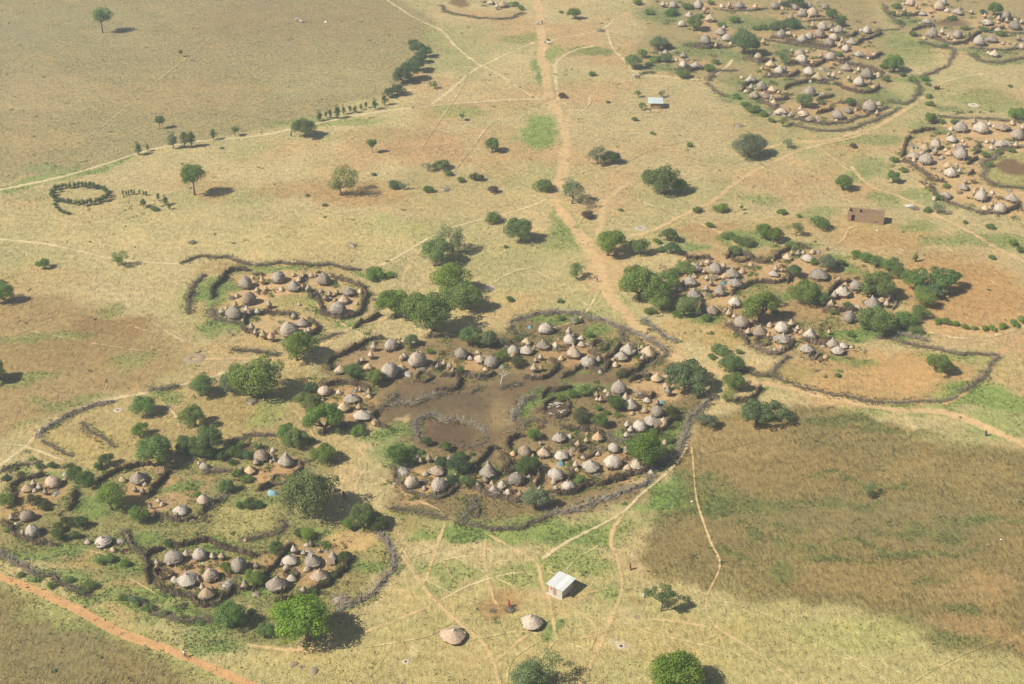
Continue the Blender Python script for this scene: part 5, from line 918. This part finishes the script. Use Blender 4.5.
mound(915.9, 148, 5, 'teal', 'teal cloth at the left tip of the sandy village', 'cloth', 'cloth_bundle', .8, 8); mound(203, 563.5, 2.6, 'green', 'bright green basin in the oval yard', 'basin', 'basin', .7, 9); mound(309.4, 469.5, 2.6, 'teal', 'small cyan can outside the pale stake fence', 'can', 'can', 1.0, 10); mound(42, 532.5, 3, 'teal', 'teal cloth beside the far left hut', 'cloth', 'cloth_bundle', .9, 11)
mound(105, 549, 5, 'straw', 'small tan mound below the lone hut at lower left', seed=12); mound(690.5, 110, 2, 'white', 'white stone on the far grass right of the metal-roofed shed', 'stone', 'stone', .8, 13); mound(877, 230.5, 2.2, 'white', 'white stone in front of the mud-brick ruin', 'stone', 'stone', .8, 14); mound(692, 501.5, 2, 'white', 'white stone on the brown field', 'stone', 'stone', .8, 15); mound(1001, 539.5, 2, 'white', 'white stone far right on the brown field', 'stone', 'stone', .8, 16); mound(326, 22, 3.4, 'white', 'white boulder on the dark field at top', 'stone', 'stone', .6, 17)

# ------------------------------------------------------------------ people and animals: one skinned surface each
def skin(name, V, E, rad, mat, sub=1):
    me = bpy.data.meshes.new(name); me.from_pydata(V, E, []); o = bpy.data.objects.new(name, me); COL.objects.link(o)
    md = o.modifiers.new('s', 'SKIN')
    for i, r in enumerate(rad): me.skin_vertices[0].data[i].radius = (r, r)
    me.skin_vertices[0].data[0].use_root = True
    md.use_smooth_shade = True; s2 = o.modifiers.new('d', 'SUBSURF'); s2.levels = sub; s2.render_levels = sub
    dg = bpy.context.evaluated_depsgraph_get(); out = bpy.data.meshes.new_from_object(o.evaluated_get(dg)); out.name = name
    bpy.data.objects.remove(o); bpy.data.meshes.remove(me); out.materials.clear(); out.materials.append(M[mat])
    return out
def body(sit=False):
    V = [(0,0,.92), (0,0,1.12), (0,0,1.36), (0,0.01,1.47), (0,.02,1.55), (0,.02,1.68)]; R = [.13, .12, .13, .055, .075, .07]; E = [(0,1),(1,2),(2,3),(3,4),(4,5)]
    def add(p, r, to): V.append(p); R.append(r); E.append((to, len(V)-1)); return len(V)-1
    for s in (-1, 1):
        if sit: h = add((s*.1, .05, .90), .085, 0); k = add((s*.12, .42, .72), .06, h); an = add((s*.11, .30, .32), .04, k); add((s*.11, .44, .28), .03, an)
        else: h = add((s*.1, 0, .84), .085, 0); k = add((s*.11, .02+s*.06, .47), .06, h); an = add((s*.11, -.02+s*.10, .07), .04, k); add((s*.12, .14+s*.10, .035), .03, an)
        sh = add((s*.18, 0, 1.38), .055, 2); el = add((s*.25, .02 if not sit else .12, 1.10), .042, sh); wr = add((s*.22, .14 if not sit else .40, .92 if not sit else 1.02), .030, el)
        d = Vector((0, .06, -.05)) if not sit else Vector((0, .07, -.02)); pm = add((V[wr][0], V[wr][1]+d.y*.8, V[wr][2]+d.z*.8), .026, wr)
        for f in range(4): add((V[pm][0] + (f-1.5)*.02, V[pm][1] + d.y*(.9+.1*(f in (1, 2))), V[pm][2] + d.z - .01), .009, pm)
        add((V[wr][0]-s*.04, V[wr][1]+d.y*.7, V[wr][2]+d.z*.5), .009, wr)
    return skin('person', V, E, R, 'skin')
BODY = body(); BODYS = body(True)
def garment(prof, mat): return lathe(prof, 16, 3, .05, M[mat], 'garment', 1.1, 0, True, .05)
HAIR = lathe([(.088, 1.60), (.094, 1.66), (.08, 1.73), (.04, 1.765)], 12, 2, .03, M['dark'], 'hair')
def person(px, py, mat, lab, rz=0, long=True):
    x, y, m = G(px, py); e = obj('person', BODY, None, (x, y, .0), (0, 0, rz)); obj('hair', HAIR, e)
    if long: obj('garment', garment([(.24, .30), (.25, .34), (.21, .8), (.17, 1.05), (.20, 1.34), (.10, 1.45)], mat), e)
    else:
        obj('shirt', garment([(.19, .80), (.20, .84), (.17, 1.05), (.21, 1.36), (.09, 1.46)], mat), e)
        obj('shorts', garment([(.21, .48), (.21, .52), (.19, .84), (.15, .9)], 'navy'), e)
    return tag(e, lab, 'person')
person(630.2, 570, 'red', 'person in an orange-red wrap walking on the grass below the village', 1.2); person(597, 282, 'white', 'person in white standing beside the sparse tree on the sandy track', .4, False); person(985.7, 436, 'navy', 'person in dark blue walking on the right-hand track', 2.0)
person(343.5, 497, 'pink', 'person in magenta standing at the edge of the big tree shadow', .8); person(345.5, 499, 'teal', 'person in pale green beside the one in magenta', 2.2); person(475, 479, 'red', 'person in orange at the stake fence of the lower middle yard', 1.0); person(151.5, 509, 'teal', 'person in teal at the fence below the bright green tree', .3)
person(291.5, 136.5, 'navy', 'person in dark clothes left of the round tree on the upper track', 2.6); person(542, 24, 'navy', 'person in dark clothes on the far end of the main track', .5); person(658.5, 430, 'red', 'person in red inside the curved stake fence beside the acacia', 1.5); person(755, 6, 'red', 'person in red among the top huts of the far village', 1.5); person(509, 607, 'red', 'person in red beside the brush heap left of the stilted hut', 1.5); person(939, 89, 'red', 'person in orange beside the hedge right of the far village', .7); person(275, 462, 'teal', 'person in teal between the two grey huts of the tarpaulin yard', .7)
# bicycle and rider on the red road
x, y, m = G(185.5, 657.5); bk = obj('bicycle', None, None, (x, y, .02), (0, 0, R_(-40)))
def torus(r, t, mat, nm, k=20):
    b = MB(); P = [(r*math.cos(6.2832*i/k), 0, r*math.sin(6.2832*i/k)) for i in range(k+1)]; b.tube(P, t, 6, False); return b.mesh(nm, M[mat], True)
ty_, rm_ = torus(.32, .025, 'rubber', 'tyre'), torus(.29, .012, 'steel', 'rim')
for wx in (-.52, .52):
    w_ = obj('wheel', None, bk, (wx, 0, .345)); obj('tyre', ty_, w_); obj('rim', rm_, w_); b = MB()
    for j in range(8): b.tube([(0, 0, 0), (.29*math.cos(j*.785), 0, .29*math.sin(j*.785))], .005, 3)
    obj('spokes', b.mesh('spokes', M['steel']), w_)
b = MB(); q = [(-.52,0,.345), (-.12,0,.32), (.40,0,.80), (-.22,0,.84), (.52,0,.345)]
for i, j in ((0,1), (1,2), (3,2), (1,3), (0,3), (2,4)): b.tube([q[i], q[j]], .018, 5)
obj('frame', b.mesh('frame', M['steel']), bk)
b = MB(); b.tube([(.40,0,.80), (.38,0,1.0)], .015, 5); b.tube([(.38,-.26,1.02), (.40,0,1.0), (.38,.26,1.02)], .015, 5); obj('handlebar', b.mesh('handlebar', M['steel']), bk)
b = MB(); b.box(-.36, -.12, -.08, .08, .86, .91); obj('saddle', b.mesh('saddle', M['rubber']), bk)
tag(bk, 'bicycle ridden along the red dirt road', 'bicycle')
e = obj('person', BODYS, None, (x + (-.20)*math.cos(R_(-40)), y + (-.20)*math.sin(R_(-40)), .10), (0, 0, R_(-130))); obj('hair', HAIR, e); obj('shirt', garment([(.19, .80), (.20, .84), (.17, 1.05), (.21, 1.36), (.09, 1.46)], 'white'), e)
tag(e, 'cyclist in a white shirt on the red dirt road', 'person')
def animal(name, mat, s=1.0):
    V = [(-.42,0,.62), (-.1,0,.60), (.22,0,.63), (.40,0,.70), (.56,0,.90), (.66,0,.92), (.82,0,.84)]; R = [.19, .23, .22, .16, .09, .085, .05]; E = [(i, i+1) for i in range(6)]
    def add(p, r, to): V.append(p); R.append(r); E.append((to, len(V)-1)); return len(V)-1
    add((-.60,0,.66), .02, 0)
    for sd in (-1, 1):
        k = add((-.40, sd*.10, .44), .07, 0); h = add((-.48, sd*.10, .22), .035, k); add((-.44, sd*.10, .02), .03, h)
        k = add((.26, sd*.10, .42), .055, 2); h = add((.26, sd*.10, .22), .035, k); add((.27, sd*.10, .02), .03, h)
        add((.56, sd*.14, .90), .02, 5)
    me = skin(name, [tuple(c*s for c in v) for v in V], E, [r*s for r in R], mat); return me
goat = animal('goat', 'hide'); cow = animal('cow', 'hide', 1.75); cowb = animal('cow', 'hidebrown', 1.75)
gp = [(551, 406), (553.5, 406.6), (555.6, 404.6), (557.2, 405.8), (559, 404.6), (562.5, 405.2), (549.4, 408.6), (557.8, 408), (559, 412.6), (561.4, 413.6), (563.2, 412), (548.6, 415.4), (551, 415), (553.8, 416)]
for i, (px, py) in enumerate(sorted(gp)):
    x, y, m = G(px, py); tag(obj('goat', goat, None, (x, y, 0), (0, 0, RNG.uniform(-.5, .5) + RNG.choice((0, 3.14))), .72), order_label(i, len(gp), 'white goat', 'in the round stake pen'), 'goat', 'white goats in the round pen')
for px, py, me, rz_, lab in ((537.5, 25, cow, .3, 'white cow on the far end of the main track'), (548.5, 44.5, cow, 2.8, 'pale cow at the far fork of the main track'), (546.5, 43.6, cowb, .2, 'brown cow at the far fork of the main track'), (297, 21.5, cow, .4, 'left white cow grazing the dark field at top'), (301, 23, cow, 2.6, 'right white cow grazing the dark field at top'), (634.5, 77.5, cow, .2, 'white cow under the tree at the far village edge'), (638, 79, cowb, .2, 'brown cow under the tree at the far village edge')):
    x, y, m = G(px, py); tag(obj('cow', me, None, (x, y, 0), (0, 0, rz_)), lab, 'cow')

# ------------------------------------------------------------------ uncounted grass, weeds and leaf litter
def clumps(name, P, n, ls, h, mat, lab):
    rng = np.random.RandomState(len(P)); k = len(P); b = np.repeat(P, n, 0); m = len(b); sz = np.repeat(rng.uniform(.5, 1.5, k), n)
    d = rng.normal(size=(m, 3)); d[:, 2] = np.abs(d[:, 2]); d /= np.linalg.norm(d, axis=1)[:, None]
    pos = np.concatenate([b, np.zeros((m, 1))], 1) + d*(sz*h*rng.uniform(.4, 1, m))[:, None]
    nr = d + rng.normal(size=(m, 3))*.5; nr /= np.linalg.norm(nr, axis=1)[:, None]; t_ = np.cross(nr, rng.normal(size=(m, 3))); t_ /= np.linalg.norm(t_, axis=1)[:, None]; b_ = np.cross(nr, t_); s = (ls*rng.uniform(.6, 1.3, m))[:, None]
    V = np.stack([pos - t_*s*.5, pos + b_*s*.36, pos + t_*s*.6, pos - b_*s*.36], 1).reshape(-1, 3); V[:, 2] = np.maximum(V[:, 2], .01); i = np.arange(m)*4
    o = obj(name, mesh_np(name, V, np.stack([i, i+1, i+2, i+3], 1), M[mat], {'lv': ('FLOAT', np.repeat(rng.uniform(0, 1, m), 4))})); o['kind'] = 'stuff'; o['label'] = lab; o['category'] = 'weeds'
def scatter():
    rng = np.random.RandomState(21); n = 620000
    Y = 192 + (690-192)*rng.uniform(0, 1, n)**1.15; X = (rng.uniform(-1, 1, n))*(Y*.40 + 62)
    C, veg, gr = land(X, Y); patch = fbm(X, Y, 9, 91); fine = vnoise(X, Y, 2.2, 93)
    gx = np.zeros((1000, 1000), bool)
    for Lp, wp in PATHS:
        for o_ in np.linspace(-1.2, 1.2, 9):
            q = Lp + normals(Lp)*(wp*o_)[:, None]; ii = np.clip(((q - np.array([-400, 150]))*1.0).astype(int), 0, 999); gx[ii[:, 0], ii[:, 1]] = True
    off = gx[np.clip((X + 400).astype(int), 0, 999), np.clip((Y - 150).astype(int), 0, 999)]
    veg = np.where(off, veg*.06, veg); gr = np.where(off, 0, gr)
    keep = rng.uniform(0, 1, n) < veg*np.clip((patch - .28)*1.5, .08, .7)*(fine*.9 + .2)
    keepg = rng.uniform(0, 1, n) < gr*np.clip((patch*.6 + fine*.7 - .42)*3.2, .0, 1.0)*1.4
    def blades(ix, nb, w, h, spread, col, name, lab):
        x = X[ix]; y = Y[ix]; k = len(ix)
        sz = rng.uniform(.6, 1.35, k); V = []; CC = []
        for b in range(nb):
            a = rng.uniform(0, 6.28, k); ox = rng.normal(size=k)*spread; oy = rng.normal(size=k)*spread; ww = w*sz*rng.uniform(.6, 1.2, k); hh = h*sz*rng.uniform(.6, 1.25, k); le = rng.normal(size=(2, k))*h*.55
            V.append(np.stack([np.stack([x+ox-np.cos(a)*ww, y+oy-np.sin(a)*ww, np.zeros(k)], 1), np.stack([x+ox+np.cos(a)*ww, y+oy+np.sin(a)*ww, np.zeros(k)], 1), np.stack([x+ox+le[0], y+oy+le[1], hh], 1)], 1))
            CC.append(np.repeat(col*rng.uniform(.65, 1.3, k)[:, None], 3, 0).reshape(k, 3, 3))
        V = np.concatenate(V).reshape(-1, 3); CC = np.concatenate(CC).reshape(-1, 3); i = np.arange(len(V)//3)*3
        o = obj(name, mesh_np(name, V, np.stack([i, i+1, i+2], 1), M['blade'], {'Col': ('FLOAT_COLOR', rgba(CC))})); o['kind'] = 'stuff'; o['label'] = lab; o['category'] = 'grass'
        return o
    ix = np.nonzero(keep)[0]; blades(ix, 2, .14, .16, .15, C[ix]*np.array([1.14, 1.1, .98]), 'dry_grass', 'dry straw-coloured grass tufts covering the open fields')
    ix = np.nonzero(keepg)[0]; clumps('green_weeds', np.stack([X[ix], Y[ix]], 1), 5, .24, .26, 'leaf_weed', 'low green weeds growing in patches round the villages')
t = NT('grass_blade'); t.base(t.attr('Col').outputs['Color']); M['blade'] = t.m
scatter()
def fence_weeds():
    rng = np.random.RandomState(8); A = []; B = []
    for L, N, hw in FPTS:
        sd = rng.randint(999); s = np.arange(len(L)); w = vnoise(s, s*0, 11, sd)
        for side in (-1, 1):
            k = rng.uniform(0, 1, len(L)) < np.clip((w - .28)*2.4, .08, .95); q = L[k] + N[k]*(side*(hw[k] + rng.uniform(.1, 1.6, k.sum())))[:, None]
            (A if rng.rand() < .55 else B).append(q)
    clumps('fence_weeds', np.concatenate(A), 14, .26, .55, 'leaf_mid', 'green leafy weeds growing along the foot of the fences')
    clumps('fence_scrub', np.concatenate(B), 12, .24, .5, 'leaf_olive', 'dull olive scrub growing along the foot of the fences')
fence_weeds()
def yard_scrub():
    rng = np.random.RandomState(17); A = []; B = []
    for h in ALLH:
        for q in range(4):
            x, y, m = G(h[0] + rng.choice([-1, 1])*rng.uniform(.7, 2.0)*h[2], h[1] + rng.uniform(-1.2, 1.0)*h[2]); n = rng.randint(4, 14)
            (A if rng.rand() < .6 else B).append(np.array([x, y]) + rng.normal(size=(n, 2))*np.array([.9, .9])*rng.uniform(.5, 1.2))
    clumps('yard_scrub', np.concatenate(A), 15, .30, .75, 'leaf_mid', 'straggling green scrub growing among the huts'); clumps('yard_brush', np.concatenate(B), 15, .30, .65, 'leaf_dry', 'dry brown brush growing among the huts')
yard_scrub()
def field_scrub():
    rng = np.random.RandomState(77); n = 2600; Y = 195 + 480*rng.uniform(0, 1, n); X = rng.uniform(-1, 1, n)*(Y*.38 + 40); C, veg, gr = land(X, Y)
    k = (veg > .7) & (rng.uniform(0, 1, n) < .10 + .5*np.clip(fbm(X, Y, 40, 5) - .45, 0, 1)*2); P = []
    for x, y in zip(X[k], Y[k]): P.append(np.array([x, y]) + rng.normal(size=(rng.randint(1, 7), 2))*rng.uniform(.2, .9))
    clumps('field_scrub', np.concatenate(P), 12, .26, .42, 'leaf_dark', 'tiny dark bushes dotted over the open grassland')
field_scrub()
def litter():
    rng = np.random.RandomState(31); n = 260000; Y = 192 + 490*rng.uniform(0, 1, n); X = rng.uniform(-1, 1, n)*(Y*.38 + 40); C, veg, gr = land(X, Y)
    k = rng.uniform(0, 1, n) < np.clip(.42 - veg, 0, 1)*1.1*vnoise(X, Y, 4, 3); X = X[k]; Y = Y[k]; C = C[k]; m = len(X); a = rng.uniform(0, 6.28, m); w = rng.uniform(.08, .30, m)*rng.uniform(.5, 1, m); h = rng.uniform(.05, .22, m)
    c = np.cos(a)*w; s = np.sin(a)*w; z = np.zeros(m)
    V = np.stack([np.stack([X - c, Y - s, z], 1), np.stack([X + s*.7, Y - c*.7, z], 1), np.stack([X + c, Y + s, z], 1), np.stack([X - s*.7, Y + c*.7, z], 1), np.stack([X + c*.2, Y - s*.2, h], 1)], 1).reshape(-1, 3); i = np.arange(m)*5
    T = np.concatenate([np.stack([i + p, i + q, i + 4], 1) for p, q in ((0, 1), (1, 2), (2, 3), (3, 0))])
    tone = np.where(rng.uniform(0, 1, m) < .55, rng.uniform(.25, .7, m), rng.uniform(.9, 1.5, m)); CC = np.repeat(C*tone[:, None], 5, 0)
    o = obj('yard_litter', mesh_np('yard_litter', V, T, M['blade'], {'Col': ('FLOAT_COLOR', rgba(CC))})); o['kind'] = 'stuff'; o['label'] = 'stones, dung and scraps strewn over the bare yards'; o['category'] = 'litter'
litter()

# ------------------------------------------------------------------ the air
hz = MB(); hz.box(-1400, 1400, -60, 1500, -1.0, 190.0)
t = NT('haze'); t.t.nodes.remove(t.p); v = t.n('ShaderNodeVolumePrincipled'); v.inputs['Color'].default_value = (.90, .96, 1.0, 1); v.inputs['Density'].default_value = HAZE; v.inputs['Anisotropy'].default_value = .3
t.l(v.outputs[0], t.out.inputs['Volume'])
ho = obj('haze', hz.mesh('haze', t.m)); ho['kind'] = 'stuff'; ho.display_type = 'BOUNDS'
